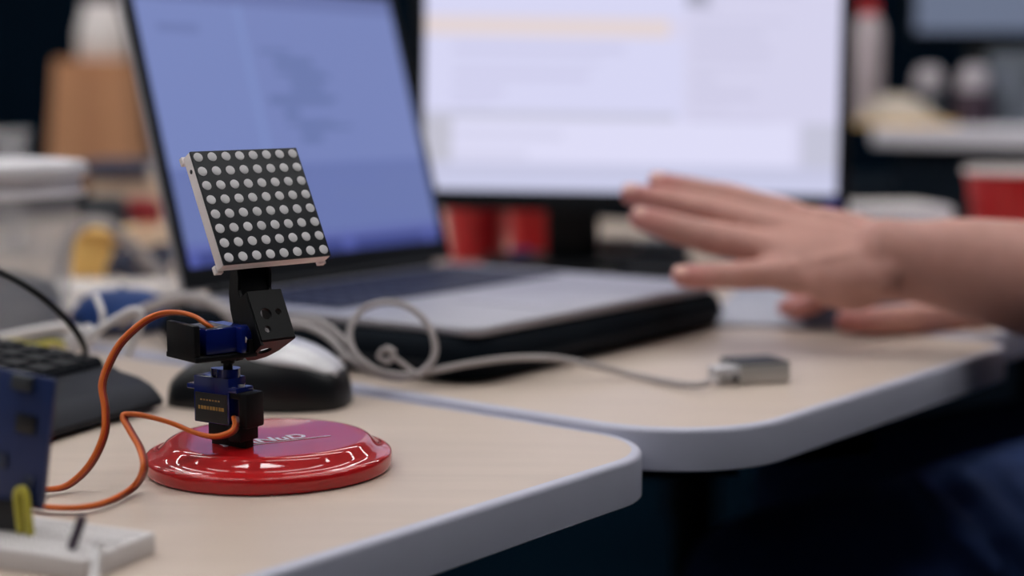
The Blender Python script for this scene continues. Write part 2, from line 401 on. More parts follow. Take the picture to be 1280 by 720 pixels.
XT = frame(PV + hz * (-3.0 * mm), kk, Vector((0, 0, 1)), hz)    # shaft along the tilt axis, long side away from the lens
servo(gad, W @ XT, 1, 'tilt_servo')
bm = NB()
box(bm, (16 * mm, -6.5 * mm, -7.7 * mm), (33 * mm, 29 * mm, 2.6 * mm), bev=0.0005)
box(bm, (31 * mm, -6.5 * mm, 0.3 * mm), (3.4 * mm, 27 * mm, 16.6 * mm), bev=0.0008)
box(bm, (22 * mm, -20.0 * mm, -2 * mm), (20 * mm, 2.0 * mm, 12 * mm), bev=0.0005)
box(bm, (2.0 * mm, 5 * mm, -4.5 * mm), (4 * mm, 5 * mm, 8 * mm), bev=0.0005)
obj('tilt_holder', bm, 'bracket', gad, W @ FT)
# pan servo, upright on the disc
th = math.radians(33)
Lx = Vector((math.cos(th), -math.sin(th), 0)); Nb = Vector((math.sin(th), math.cos(th), 0))
PA = PV - hz * (10 * mm) - kk * (2 * mm)
ZB = TOP + 0.0232
XP = frame(Vector((PA.x, PA.y, ZB + 0.0227)), Lx, Nb, Vector((0, 0, 1)))
servo(gad, W @ XP, -1, 'pan_servo')
XB = frame(Vector((PA.x, PA.y, TOP)), Lx, Nb, Vector((0, 0, 1)))
bm = NB()
box(bm, (-1 * mm, 3.2 * mm, 14.6 * mm), (22 * mm, 6 * mm, 6.6 * mm), bev=0.0005)
box(bm, (-1 * mm, 0, 20.5 * mm), (15 * mm, 11 * mm, 5.6 * mm), bev=0.0005)
box(bm, (9.0 * mm, 0, 20 * mm), (8 * mm, 13 * mm, 8 * mm), bev=0.0008)
box(bm, (13.6 * mm, 1 * mm, 31 * mm), (5.5 * mm, 12.5 * mm, 17 * mm), bev=0.0012)
box(bm, (8.4 * mm, 1 * mm, 37.8 * mm), (9 * mm, 12.5 * mm, 3.0 * mm), bev=0.0005)
obj('pan_holder', bm, 'bracket', gad, W @ XB)
# horn on the pan shaft
bm = NB(); cyl(bm, (0, 0, 6.5 * mm), (0, 0, 10.0 * mm), 3.4 * mm, 20); box(bm, (0, 0, 9 * mm), (16 * mm, 5 * mm, 1.6 * mm), bev=0.0004)
obj('servo_horn', bm, 'bracket', gad, W @ XP)
# servo leads: three wires side by side
def lead(pts):
    for nm, m, s in (('orange_lead', 'orange', -1.0), ('red_lead', 'redw', 0.0), ('brown_lead', 'brown', 1.0)):
        bm = NB()
        def off(t, s=s): return Vector((0.35, 0.85, -0.35)) * (s * 0.0014)
        tube(bm, pts, 0.00115 if s else 0.0011, 8, 7, off); obj(nm, bm, m, gad, W, smooth=80)
Ys = PV.y - 0.008
lead([at(276, 416, Ys + 0.002), at(262, 408, Ys - 0.006), at(244, 396, Ys - 0.004), at(222, 391, Ys), at(200, 393, Ys), at(178, 404, Ys - .004), at(152, 428, Ys - .008), at(136, 456, Ys - .012), at(128, 482, Ys - .016), at(132, 512, Ys - .020), at(130, 545, Ys - .024), at(112, 582, Ys - .026), on(84, 607, Z1 + 0.0035), on(55, 612, Z1 + 0.0032), on(30, 612, Z1 + 0.0032), on(8, 606, Z1 + 0.003)])
Yp = PA.y - 0.01
lead([at(294, 522, Yp + .004), at(295, 532, Yp - .002), at(288, 541, Yp - .006), at(268, 546, Yp - .010), at(244, 541, Yp - .010), at(215, 529, Yp - .010), at(182, 520, Yp - .012), at(160, 518, Yp - .014), at(155, 523, Yp - .016), at(164, 540, Yp - .020), at(176, 562, Yp - .026), at(180, 586, Yp - .036), on(168, 608, Z1 + 0.004), on(138, 626, Z1 + 0.003), on(104, 634, Z1 + 0.003), on(62, 634, Z1 + 0.003), on(25, 628, Z1 + 0.003)])

# ------------------------------------------------------------------ black mouse with silver back
def mouse_mesh(Ln, Wd, H, zf=0.0, prof=None, shell=None, nu=30, nv=22):
    """lofted mouse: x along its length, sections are half super-ellipses"""
    bm = NB(); rs = []
    for i in range(nu + 1):
        u = i / nu; x = (u - 0.5) * Ln
        e = max(0.0, 1 - abs(2 * u - 1) ** 3.2) ** 0.5
        wd = Wd / 2 * (0.35 + 0.65 * e) * (1 - 0.07 * math.cos(2 * math.pi * (u - 0.1))) if 0 < i < nu else Wd / 2 * 0.3
        h = H * prof(u) * (0.55 + 0.45 * e if 0 < i < nu else 0.45)
        r = []
        for j in range(nv + 1):
            a = math.pi * j / nv
            cx, sx = math.cos(a), math.sin(a)
            r.append(Vector((x, math.copysign(abs(cx) ** 0.62, cx) * wd, zf + max(0.0008, h * sx ** 0.72))))
        rs.append(r + [Vector((x, -wd * 0.96, zf)), Vector((x, wd * 0.96, zf))])
    rings(bm, rs); return bm
mp = lambda u: 0.42 + 0.58 * math.sin(math.pi * min(1, max(0, (u * 0.86 + 0.02)))) ** 0.9 if u < 0.58 else (0.42 + 0.58 * math.sin(math.pi * (u * 0.86 + 0.02)) ** 0.9)
mo = on(318, 512, Z1)
mous = thing('computer_mouse', 'black mouse with silver back on the near desk behind red disc', 'mouse', (mo.x, mo.y + 0.022, D1), math.radians(-8))
bm = mouse_mesh(0.110, 0.062, 0.039, 0.0, mp); mb = obj('body', bm, 'black', mous, smooth=60)
bm = NB(); rs = []
for i in range(21):
    u = 0.46 + 0.50 * i / 20; x = (u - 0.5) * 0.110
    e = max(0.0, 1 - abs(2 * u - 1) ** 3.2) ** 0.5
    wd = 0.031 * (0.35 + 0.65 * e) * (1 - 0.07 * math.cos(2 * math.pi * (u - 0.1))); h = 0.039 * mp(u) * (0.55 + 0.45 * e) + 0.0012
    tw = (0.66 + 0.22 * math.sin(math.pi * (i / 20) ** 0.8)) * (1 if 1 < i < 19 else 0.8)
    r = []
    for j in range(15):
        a = math.pi / 2 + (j / 14 - 0.5) * 1.9 * tw; cx, sx = math.cos(a), math.sin(a)
        r.append(Vector((x, math.copysign(abs(cx) ** 0.62, cx) * wd * 1.01, h * max(sx, 0.02) ** 0.72)))
    rs.append(r)
top = rs; bot = [[p - Vector((0, 0, 0.002)) for p in r] for r in rs]
rings(bm, [t_ + b_[::-1] for t_, b_ in zip(top, bot)]); obj('silver_back', bm, 'silver', mous, smooth=60)
bm = NB(); lathe(bm, [(0.0005, -0.002), (0.010, -0.002), (0.0115, 0), (0.010, 0.002), (0.0005, 0.002)], 24, Matrix.Rotation(math.pi / 2, 4, 'X')); obj('scroll_wheel', bm, 'dgrey', mous, T(-0.028, 0, 0.025))

# ------------------------------------------------------------------ black keyboard
kc = on(204, 512, Z1)
kb = thing('keyboard', 'black keyboard with wide palm rest at left of red disc', 'keyboard', (kc.x, kc.y, D1), math.radians(67))
# local x along its length (0 at the far end, negative towards the lens), y = depth behind the front edge
KL = 0.44; KD = 0.17
prof = [(0.0, 0.003), (0.0, 0.0065), (0.003, 0.0105), (0.008, 0.0150), (0.016, 0.0190), (0.031, 0.0225), (0.033, 0.0240), (0.037, 0.0240), (0.165, 0.034), (0.170, 0.033), (0.172, 0.028), (0.172, 0.003)]
bm = NB(); rs = []
for x, kx, kz in ((0.003, 0.93, 0.40), (0.003, 0.97, 0.72), (0.001, 0.99, 0.93), (-0.003, 1.0, 1.0), (-KL, 1.0, 1.0)):
    rs.append([Vector((x - (0.012 * (1 - y / 0.172) ** 0 if False else 0), 0.086 + (y - 0.086) * kx, 0.003 + (z - 0.003) * kz)) for y, z in prof])
rings(bm, rs); obj('body', bm, mat('keyboard_shell', L(11, 16, 27), 0.55, var=0.12, spec=0.25), kb, smooth=25)
bm = NB(); box(bm, (-KL / 2, 0.09, 0.002), (KL - 0.03, 0.14, 0.004)); obj('foot', bm, 'chip', kb)
kw = 0.0188
bm = NB()
rings(bm, [[Vector((x * s / 2, y * s / 2, z)) for x, y in ((-1, -1), (1, -1), (1, 1), (-1, 1))] for s, z in ((0.0172, 0), (0.0168, 0.003), (0.0132, 0.0066))])
k0 = obj('key', bm, 'blackm', kb, smooth=20); first = True
sl = math.atan2(0.009, 0.093)
for r in range(6):
    for c in range(22):
        X = T(-0.012 - c * kw, 0.048 + r * kw * 0.98, 0.0238 + r * kw * math.tan(sl)) @ Matrix.Rotation(sl, 4, 'X')
        if first: k0.matrix_basis = X; first = False
        else: dup(k0, kb, X)
# its cord
bm = NB(); tube(bm, [at(-60, 318, .90), at(0, 340, .90), at(40, 362, .90), at(72, 388, .91), at(95, 414, .925), at(106, 436, .945), at(107, 452, 0.965)], 0.0020, 10, 8)
obj('cord', bm, 'black', kb, kb.matrix_basis.inverted(), smooth=80)

# ------------------------------------------------------------------ breadboard with upright blue board and jumpers
bc = on(170, 702, Z1)
bb = thing('breadboard', 'white solderless breadboard at the near edge of the desk', 'breadboard', (bc.x, bc.y, D1), math.radians(-24))
bm = NB(); slab(bm, rounded(rect(-0.082, -0.030, 0, 0.014), [0.002] * 4, 3), 0, 0.0085, 0.0008, 2); obj('body', bm, mat('breadboard_plastic', L(212, 208, 208), 0.5, var=0.03), bb, smooth=30)
bm = NB()
for i in range(30):
    for j in range(14):
        if j in (2, 11) or j == 6: continue
        box(bm, (-0.004 - i * 0.00254, -0.0245 + j * 0.00254, 0.0085), (0.0009, 0.0009, 0.0002))
h = obj('holes', bm, 'dgrey', bb, smooth=0); h['kind'] = 'stuff'
bm = NB(); box(bm, (-0.041, -0.0085, 0.0083), (0.080, 0.0022, 0.0007)); obj('centre_groove', bm, 'grey', bb)
# upright circuit board
pc = on(14, 662, Z1 + 0.0085)
bd = thing('circuit_board', 'blue upright circuit board plugged into white breadboard', 'circuit board', (pc.x, pc.y, D1 + 0.0085), math.radians(-14))
tilt = Matrix.Rotation(math.radians(8), 4, 'Y')
bm = NB(); box(bm, (-0.001, 0, 0.038), (0.0285, 0.0016, 0.054), bev=0.0003); obj('board', bm, 'pcb', bd, tilt)
bm = NB(); box(bm, (0.003, -0.0016, 0.045), (0.0085, 0.0018, 0.0075), bev=0.0003); obj('chip', bm, 'chip', bd, tilt)
bm = NB(); box(bm, (0.0, -0.0020, 0.0615), (0.0085, 0.003, 0.006), bev=0.0004); obj('usb_socket', bm, 'dgrey', bd, tilt)
bm = NB(); box(bm, (-0.006, -0.0013, 0.028), (0.004, 0.0012, 0.006), bev=0.0002); box(bm, (0.007, -0.0013, 0.022), (0.003, 0.0012, 0.004), bev=0.0002); obj('components', bm, 'slate', bd, tilt)
bm = NB(); box(bm, (-0.0015, 0.0005, 0.0062), (0.0125, 0.006, 0.0125), bev=0.0006); box(bm, (-0.007, -0.001, 0.0045), (0.005, 0.005, 0.009), bev=0.0006); obj('connector', bm, 'chip', bd)
bm = NB()
for i in range(5): box(bm, (-0.0055 + i * 0.00254, 0.0005, -0.0012), (0.0006, 0.0006, 0.004))
obj('pins', bm, 'gold', bd)
for sx in (-1, 1):
    bm = NB(); box(bm, (-0.001 + sx * 0.0125, 0.0018, 0.038), (0.0024, 0.0022, 0.050), bev=0.0003); obj('pin_header', bm, 'chip', bd, tilt)
def jumper(nm, label, m, pts, r, capm=None):
    t = tag_thing = thing(nm, label, 'wire', pts[0]); Wl = local(t)
    bm = NB(); tube(bm, pts, r, 10, 8); obj('wire', bm, m, t, Wl, smooth=80)
    bm = NB(); p, q = Vector(pts[0]), Vector(pts[1]); d = (q - p).normalized()
    cyl(bm, p, p + d * 0.012, 0.00135, 8); obj('plug', bm, capm or m, t, Wl, smooth=30)
jp = on(38, 668, Z1 + 0.0086)
jumper('jumper_wire', 'yellow jumper wire in front of the upright blue board', 'ylw', [jp, jp + Vector((-0.0008, 0, 0.010)), jp + Vector((-0.0016, 0.0006, 0.0165)), jp + Vector((-0.0034, 0.001, 0.0180)), jp + Vector((-0.0050, 0.001, 0.0160)), jp + Vector((-0.0046, 0.001, 0.008)), jp + Vector((-0.0040, 0.001, 0.0005))], 0.0017)
jp = on(89, 686, Z1 + 0.0086)
jumper('jumper_wire', 'dark purple jumper stub standing on the breadboard', 'purple', [jp, jp + Vector((0.0022, 0.001, 0.006)), jp + Vector((0.0043, 0.0015, 0.0125))], 0.0019)
jp = on(125, 690, Z1 + 0.0086)
jumper('jumper_wire', 'white jumper wire over the front edge of the breadboard', 'whitec', [jp, jp + Vector((0.001, -0.006, 0.004)), jp + Vector((0.002, -0.014, 0.001)), jp + Vector((0.003, -0.022, -0.0045)), jp + Vector((0.003, -0.04, -0.0068))], 0.0017)

# ------------------------------------------------------------------ laptop on its sleeve
LA = math.radians(54.5)
lo = Vector((-0.238, 1.142, TOP)); LW, LD = 0.315, 0.265
ZD = 0.036                                          # deck height over the desk
la, lb = Vector((math.cos(LA), math.sin(LA), 0)), Vector((math.sin(LA), -math.cos(LA), 0))
sl_ = thing('laptop_sleeve', 'black padded sleeve lying under the open laptop', 'sleeve', lo, LA)
# local x along the hinge, y = -depth (front edge at y=-LD)
bm = NB(); slab(bm, rounded(rect(-0.012, -LD - 0.006, LW + 0.022, 0.03), [0.035] * 4, 10), 0, 0.0295, 0.0135, 6); so = obj('padding', bm, 'nylon', sl_, smooth=60)
bm = NB(); P = inset(rounded(rect(-0.012, -LD - 0.006, LW + 0.022, 0.03), [0.035] * 4, 10), -0.0006)
tube(bm, [Vector((p.x, p.y, 0.0125)) for p in P + P[:1]], 0.0016, 6, 1); obj('zip', bm, 'blackm', sl_, smooth=60)
lap = thing('laptop', 'open silver laptop with lavender screen lying on black sleeve', 'laptop', (lo.x, lo.y, TOP + 0.0295), LA)
bm = NB(); slab(bm, rounded(rect(0, -LD, LW, 0), [0.012] * 4, 6), 0, ZD - 0.0295, 0.002, 3); ch = obj('chassis', bm, 'alu', lap, smooth=40)
zt = ZD - 0.0295
bm = NB(); box(bm, (LW / 2, -0.077, zt + 0.0002), (0.276, 0.112, 0.0006)); kbp = obj('keyboard_well', bm, 'navykey', lap)
bm = NB(); box(bm, (0, 0, 0), (0.0160, 0.0155, 0.0012), bev=0.0004, seg=1); k0 = obj('key', bm, 'navykey', kbp); first = True
for r in range(6):
    for c in range(14):
        if r == 0 and c in (4, 5, 6, 7): continue
        X = T(0.0335 + c * 0.0191, -0.124 + r * 0.0186, zt + 0.001)
        if first: k0.matrix_basis = X; first = False
        else: dup(k0, kbp, X)
bm = NB(); box(bm, (0.0335 + 5.5 * 0.0191, -0.124, zt + 0.001), (0.0733, 0.0155, 0.0012), bev=0.0004, seg=1); obj('space_bar', bm, 'navykey', kbp)
bm = NB(); slab(bm, rounded(rect(LW / 2 - 0.052, -LD + 0.022, LW / 2 + 0.052, -LD + 0.098), [0.004] * 4, 4), zt, zt + 0.0004); obj('touchpad', bm, 'alu', lap)
# lid: leans back 16.5 degrees
lean = math.radians(15.5); HS = 0.248
XL = T(0, -0.004, zt) @ Matrix.Rotation(-lean, 4, 'X')   # local z up the lid, -y out of the screen
bm = NB()
P = rounded(rect(0, 0.004, LW, HS), [0.004, 0.004, 0.012, 0.012], 6); slab(bm, P, 0, 0.0038, 0.001, 2)
bmesh.ops.transform(bm, matrix=Matrix.Rotation(math.pi / 2, 4, 'X') @ T(0, 0, -0.0038), verts=bm.verts)
lid = obj('lid', bm, 'alu', lap, XL, smooth=40)
bm = NB(); box(bm, (LW / 2, -0.0003, HS / 2 + 0.002), (LW - 0.003, 0.0008, HS - 0.007)); obj('bezel', bm, 'bezel', lid)
bm = NB(); cyl(bm, (0.03, -0.001, zt + 0.002), (LW - 0.03, -0.001, zt + 0.002), 0.0048, 14); obj('hinge', bm, 'bezel', lap)
def screen(name, w_, h_, nx, ny, colf, m, parent, X):
    me = bpy.data.meshes.new(name); vs = []; fs = []
    for j in range(ny + 1):
        for i in range(nx + 1): vs.append((w_ * i / nx, 0, h_ * j / ny))
    for j in range(ny):
        for i in range(nx):
            a = j * (nx + 1) + i; fs.append((a, a + 1, a + nx + 2, a + nx + 1))
    me.from_pydata(vs, [], fs); me.materials.append(m)
    at_ = me.color_attributes.new('Col', 'FLOAT_COLOR', 'CORNER')
    for p in me.polygons:
        i = p.index % nx; j = p.index // nx; c = L(*colf((i + .5) / nx, 1 - (j + .5) / ny))
        for l in p.loop_indices: at_.data[l].color = c
    o = bpy.data.objects.new(name, me); C.objects.link(o); o.parent = parent; o.matrix_basis = X; return o
def hsh(i, j): return (math.sin(i * 127.1 + j * 311.7) * 43758.5453) % 1
def lap_col(u, v):
    r, g, b = 118, 132, 188
    if v < 0.07: r, g, b = 104, 116, 170
    elif v < 0.66:
        if u < 0.36: r, g, b = 119, 134, 190
        else:
            q = int(v * 62); ind = 0.40 + 0.05 * (q // 4 % 3); ln = 0.06 + 0.22 * hsh(q // 2, 3)
            if 0.22 < v < 0.58 and q % 3 and ind < u < ind + ln: r, g, b = 100, 116, 168
        if 0.35 < u < 0.375: r, g, b = 124, 142, 198
        if u < 0.3 and 0.14 < v < 0.17 and u > .06 and u < .2: r, g, b = 108, 122, 176
    elif v < 0.70: r, g, b = 104, 118, 176
    elif v < 0.915:
        r, g, b = 106, 120, 176
        if int(v * 62) % 3 == 0 and 0.08 < u < 0.5 + 0.4 * hsh(int(v * 62), 1): r, g, b = 104, 118, 178
    elif v < 0.95: r, g, b = 96, 106, 172
    else:
        r, g, b = 60, 70, 134
        if hsh(int(u * 26), 5) > 0.6: r, g, b = 80, 90, 164
    return r, g, b
bw = 0.0105
screen('screen', LW - 2 * bw, HS - 0.032, 84, 62, lap_col, screen_mat('laptop_screen', 0.94), lid, T(bw, -0.0009, 0.0215))

# ------------------------------------------------------------------ monitor
MY = 1.62; sc_ = MY / FPX
mo_l = at(529, 236, MY); MW, MH = 516 * sc_, 0.262
mon = thing('monitor', 'black monitor with white document screen behind the laptop', 'monitor', (at(787, 240, MY).x, MY + 0.03, TOP))
zs = mo_l.z - TOP; xs = mo_l.x - mon.location.x
XM = T(xs, -0.03, zs) @ Matrix.Rotation(math.radians(-3), 4, 'X') @ Matrix.Rotation(math.radians(0.9), 4, 'Y')
bm = NB()
for c, s in (((MW / 2, 0.012, -0.010), (MW + 0.026, 0.03, 0.020)), ((MW / 2, 0.012, MH + 0.007), (MW + 0.026, 0.03, 0.014)), ((-0.0065, 0.012, MH / 2), (0.013, 0.03, MH + 0.02)), ((MW + 0.0065, 0.012, MH / 2), (0.013, 0.03, MH + 0.02))):
    box(bm, c, s, bev=0.002)
obj('bezel', bm, 'bezel', mon, XM)
bm = NB(); box(bm, (MW / 2, 0.026, MH / 2), (MW + 0.02, 0.03, MH + 0.02), bev=0.006); obj('casing', bm, 'bezel', mon, XM)
def mon_col(u, v):
    px = 529 + 516 * u; py = 236 - (1 - v) * MH / sc_
    r, g, b = 214, 214, 243
    q = int(py // 9)
    if px > 852:
        r, g, b = 212, 210, 236
        if q % 2 == 0 and 862 < px < 880 + 130 * hsh(q, 2): r, g, b = 204, 202, 228
    if px < 850 and 20 < py < 44: r, g, b = (226, 212, 214) if px < 830 else (216, 212, 236)
    if px < 850 and 50 < py < 140:
        if q % 2 == 0 and 565 < px < 590 + 190 * hsh(q, 1): r, g, b = 204, 203, 232
    if py < 6 and px > 852 and px < 880: r, g, b = 170, 170, 190
    if 136 < py < 148 and px < 840: r, g, b = 196, 196, 216
    if py > 148 and px < 562: r, g, b = 194, 193, 208
    if py > 148 and px > 1000: r, g, b = 196, 196, 216
    if 148 < py < 200 and 562 < px < 990:
        r, g, b = 221, 220, 246
        if q % 3 == 0 and px < 600 + 250 * hsh(q, 4): r, g, b = 210, 209, 234
    if py > 200: r, g, b = 198, 199, 226
    if py > 222: r, g, b = 204, 206, 234
    return r, g, b
screen('screen', MW, MH, 104, 66, mon_col, screen_mat('monitor_screen', 1.0), mon, XM @ T(0, -0.0005, 0))
bm = NB(); p = at(1041, 247, MY - .01); box(bm, ((p.x - mo_l.x), -0.0035, -0.0095), (0.014, 0.001, 0.010)); obj('blue_badge', bm, 'led', mon, XM)
bm = NB(); box(bm, (-0.055, 0.035, 0.09), (0.055, 0.03, 0.18), bev=0.004); obj('stand_neck', bm, 'bezel', mon)
bm = NB(); slab(bm, rounded(rect(-0.15, -0.02, 0.06, 0.12), [0.03] * 4, 6), 0, 0.012, 0.003); obj('stand_base', bm, 'bezel', mon)

# ------------------------------------------------------------------ usb cable and adapter on the middle desk
ad = on(932, 480)
dA = math.radians(18)
dg = thing('usb_adapter', 'small silver adapter with dark top at the end of grey cable', 'adapter', (ad.x, ad.y + 0.006, TOP), dA)
bm = NB(); box(bm, (0.010, 0.006, 0.0065), (0.036, 0.031, 0.0122), bev=0.0015); obj('body', bm, 'steel', dg)
bm = NB(); box(bm, (0.010, 0.006, 0.0128), (0.0345, 0.0295, 0.0014), bev=0.0005); obj('dark_top', bm, mat('adapter_top', L(26, 32, 46), 0.5, var=0.1, spec=0.3), dg)
bm = NB(); box(bm, (-0.014, -0.002, 0.0066), (0.019, 0.0145, 0.0095), bev=0.001); obj('plug', bm, 'silver', dg)
bm = NB(); box(bm, (-0.011, -0.0094, 0.0045), (0.006, 0.0008, 0.003)); box(bm, (-0.018, -0.0094, 0.0045), (0.003, 0.0008, 0.003)); obj('contacts', bm, 'chip', dg)
bm = NB()
pts = [on(888, 478, 0.006), on(868, 481, 0.004), on(838, 478, 0.003), on(790, 468, 0.0035), at(738, 456, 1.005), at(690, 448, 1.0), at(640, 448, 0.992), at(585, 455, 0.985), at(540, 464, 0.978), at(505, 469, 0.972), at(470, 462, 0.970), at(445, 443, 0.972), at(437, 418, 0.978), at(445, 395, 0.985), at(466, 381, 0.988), at(492, 378, 0.988), at(518, 388, 0.986), at(538, 412, 0.982), at(544, 440, 0.978), at(530, 463, 0.975), at(500, 473, 0.972), at(466, 466, 0.972), at(436, 448, 0.976), at(414, 425, 0.984), at(394, 412, 0.990), at(372, 406, 1.0), at(345, 410, 1.01), at(318, 428, 1.02)]
tube(bm, pts, 0.0021, 10, 8)
tag(obj('usb_cable', bm, 'grey', smooth=80), 'looped grey cable running to the silver adapter', 'cable')
bm = NB()
tube(bm, [at(524, 470, 0.966), at(505, 456, 0.966), at(490, 444, 0.967), at(480, 437, 0.968), at(474, 446, 0.969), at(486, 452, 0.967), at(492, 440, 0.966), at(482, 434, 0.967)], 0.0016, 8, 6)
tag(obj('cable_tie', bm, 'grey', smooth=80), 'grey twist tie knotted inside the cable loop', 'cable tie')
bm = NB(); tube(bm, [at(420, 452, 1.0), at(440, 440, .995), at(420, 416, 1.0), at(396, 402, 1.01), at(372, 400, 1.02), at(340, 404, 1.03)], 0.0022, 8, 8)
tag(obj('cable', bm, 'grey', smooth=80), 'grey cable strand behind the mouse against the black sleeve', 'cable')
bm = NB(); tube(bm, [at(150, 402, 1.10), at(180, 388, 1.09), at(210, 376, 1.08), at(240, 372, 1.07), at(268, 380, 1.06), at(288, 394, 1.05), at(300, 420, 1.05), at(302, 440, 1.05)], 0.004, 8, 8)
tag(obj('cable', bm, 'grey', smooth=80), 'thick grey cable arching before the sleeve, behind blue servo', 'cable')

# ------------------------------------------------------------------ plastic tub, white cables, clutter at the left
tb_ = on(-28, 424)
tub = thing('food_tub', 'translucent plastic tub with thick white lid at left edge', 'container', tb_)
bm = NB(); lathe(bm, [(0.0005, 0.0), (0.062, 0.0), (0.065, 0.003), (0.076, 0.106), (0.0745, 0.106), (0.0635, 0.004), (0.0005, 0.002)], 48); obj('body', bm, 'tub', tub, smooth=50)
bm = NB(); lathe(bm, [(0.0768, 0.107), (0.0815, 0.1075), (0.0820, 0.1105), (0.0785, 0.112), (0.0780, 0.120), (0.0835, 0.1225), (0.0840, 0.1295), (0.0815, 0.1325), (0.074, 0.1335), (0.072, 0.1315), (0.0005, 0.1315)], 48); obj('lid', bm, 'lid', tub, smooth=40)
bm = NB(); lathe(bm, [(0.0005, 0.006), (0.058, 0.006), (0.061, 0.03), (0.055, 0.042), (0.03, 0.05), (0.0005, 0.048)], 24); obj('contents', bm, 'haze', tub)
bm = NB(); tube(bm, [at(-40, 428, 1.06), at(0, 422, 1.06), at(40, 414, 1.07), at(75, 408, 1.08), at(100, 412, 1.08)], 0.0028, 8, 8)
tag(obj('white_cable', bm, 'whitec', smooth=80), 'white cable lying behind the keyboard by the tub', 'cable')
bm = NB(); tube(bm, [at(112, 420, 1.0), at(130, 408, 1.0), at(150, 396, 1.0), at(166, 388, 1.0), at(176, 392, 1.0), at(174, 408, 1.0), at(166, 430, 1.0), at(158, 446, 1.0)], 0.0026, 8, 8)
tag(obj('white_cable', bm, 'whitec', smooth=80), 'bent white cable between blue cap and orange lead', 'cable')
bm = NB(); tube(bm, [at(-20, 434, 1.04), at(14, 428, 1.04), at(40, 432, 1.04), at(66, 428, 1.05), at(90, 434, 1.05)], 0.0022, 8, 8)
tag(obj('yellow_wire', bm, 'ylw', smooth=80), 'pale yellow wire behind the keyboard below the tub', 'wire')
t = thing('white_plug', 'small white plug with upright cable beside black cord', 'plug', on(104, 470))
Wl = local(t); bm = NB(); box(bm, at(102, 424, 1.02) - Vector((0, 0, 0.0)), (0.020, 0.012, 0.014), Matrix.Rotation(math.radians(-30), 3, 'Y'), bev=0.003); obj('body', bm, 'whitec', t, Wl)
bm = NB(); tube(bm, [at(110, 418, 1.02), at(126, 408, 1.02), at(128, 392, 1.02), at(120, 370, 1.03)], 0.0021, 8, 6); obj('lead', bm, 'whitec', t, Wl, smooth=80)

def onblock(nm, label, cat, px0, px1, pytop, Y, depth, m, bev=0.004, rz=0.0, base=0.0, lidm=None):
    """a box-like thing standing on the far desk at distance Y"""
    a, b = at(px0, pytop, Y), at(px1, pytop, Y); hgt = a.z - TOP - base
    t = thing(nm, label, cat, ((a.x + b.x) / 2, Y + depth / 2, TOP + base), rz)
    bm = NB(); box(bm, (0, 0, hgt / 2), (b.x - a.x, depth, hgt), bev=bev); obj('body', bm, m, t)
    return t, b.x - a.x, hgt
# yellow carton with a flap
t, w_, h_ = onblock('yellow_box', 'small yellow carton behind the tub under grey cable arc', 'box', 86, 142, 290, 1.60, 0.06, 'yellow', 0.002)
bm = NB(); box(bm, (w_ * .2, -0.006, h_ + 0.0005), (w_ * .9, 0.07, 0.0015), Matrix.Rotation(math.radians(6), 3, 'Y')); obj('flap', bm, 'yellow', t)
t, w_, h_ = onblock('tan_box', 'tan cardboard carton beside the laptop lid', 'box', 150, 206, 284, 1.68, 0.05, 'cream', 0.002, 0.2)
bm = NB(); box(bm, (0, 0, h_ + 0.0003), (0.02, 0.051, 0.0006)); obj('tape', bm, 'card', t)
# red and grey fabric pouches
t, w_, h_ = onblock('pouch', 'dark grey soft pouch between yellow carton and red pouch', 'pouch', 96, 150, 246, 1.80, 0.05, 'dgrey', 0.012)
bm = NB(); box(bm, (0, -0.002, h_ * .86), (w_ * .86, 0.05, 0.003), bev=0.001); obj('zip', bm, 'blackm', t)
t, w_, h_ = onblock('pouch', 'dark red soft pouch next to the laptop lid', 'pouch', 144, 194, 250, 1.84, 0.05, mat('dark_red_cloth', L(140, 30, 40), 0.8, var=0.15), 0.012)
bm = NB(); box(bm, (0, -0.002, h_ * .86), (w_ * .86, 0.05, 0.003), bev=0.001); obj('zip', bm, 'redw', t)
t, w_, h_ = onblock('carton', 'pale cream carton below the slate blue binder', 'box', 112, 200, 222, 1.92, 0.10, 'cream', 0.003)
bm = NB(); box(bm, (0, 0, h_ + .0003), (0.03, 0.101, 0.0006)); obj('tape', bm, 'paper', t)
# slate binder lying on the carton
a = at(104, 211, 1.92); bz = TOP + h_
t = thing('binder', 'slate blue binder lying on top of the cream carton', 'binder', (at(142, 211, 1.92).x, 1.97, bz + 0.0008))
bm = NB(); box(bm, (0, 0, 0.009), (0.085, 0.12, 0.018), bev=0.002); obj('cover', bm, 'slate', t)
bm = NB(); box(bm, (0.003, 0, 0.009), (0.085, 0.114, 0.013)); obj('pages', bm, 'paper', t)
# dark tangled cable, cable arc, papers, blue cap
bm = NB(); pts = []
for i in range(46):
    a_ = i * 0.62; pts.append(at(166, 350, 1.50) + Vector(((0.026 + 0.006 * math.sin(i * 1.7)) * math.cos(a_), (0.026 + 0.006 * math.cos(i * 2.1)) * math.sin(a_) + 0.03, 0.0 + 0.0006 * i + 0.003 * math.sin(i * 2.3))))
tube(bm, pts, 0.0032, 7, 4); tag(obj('cable_coil', bm, 'slate', smooth=80), 'coil of dark blue cable on the desk beside the laptop lid', 'cable coil')
bm = NB(); tube(bm, [at(70, 352, 1.45), at(80, 318, 1.45), at(92, 290, 1.45), at(112, 277, 1.45), at(136, 280, 1.45), at(158, 300, 1.46), at(182, 322, 1.47), at(206, 350, 1.47), at(214, 372, 1.46)], 0.0052, 8, 8)
tag(obj('cable', bm, 'grey', smooth=80), 'grey cable arching in front of the yellow carton', 'cable')
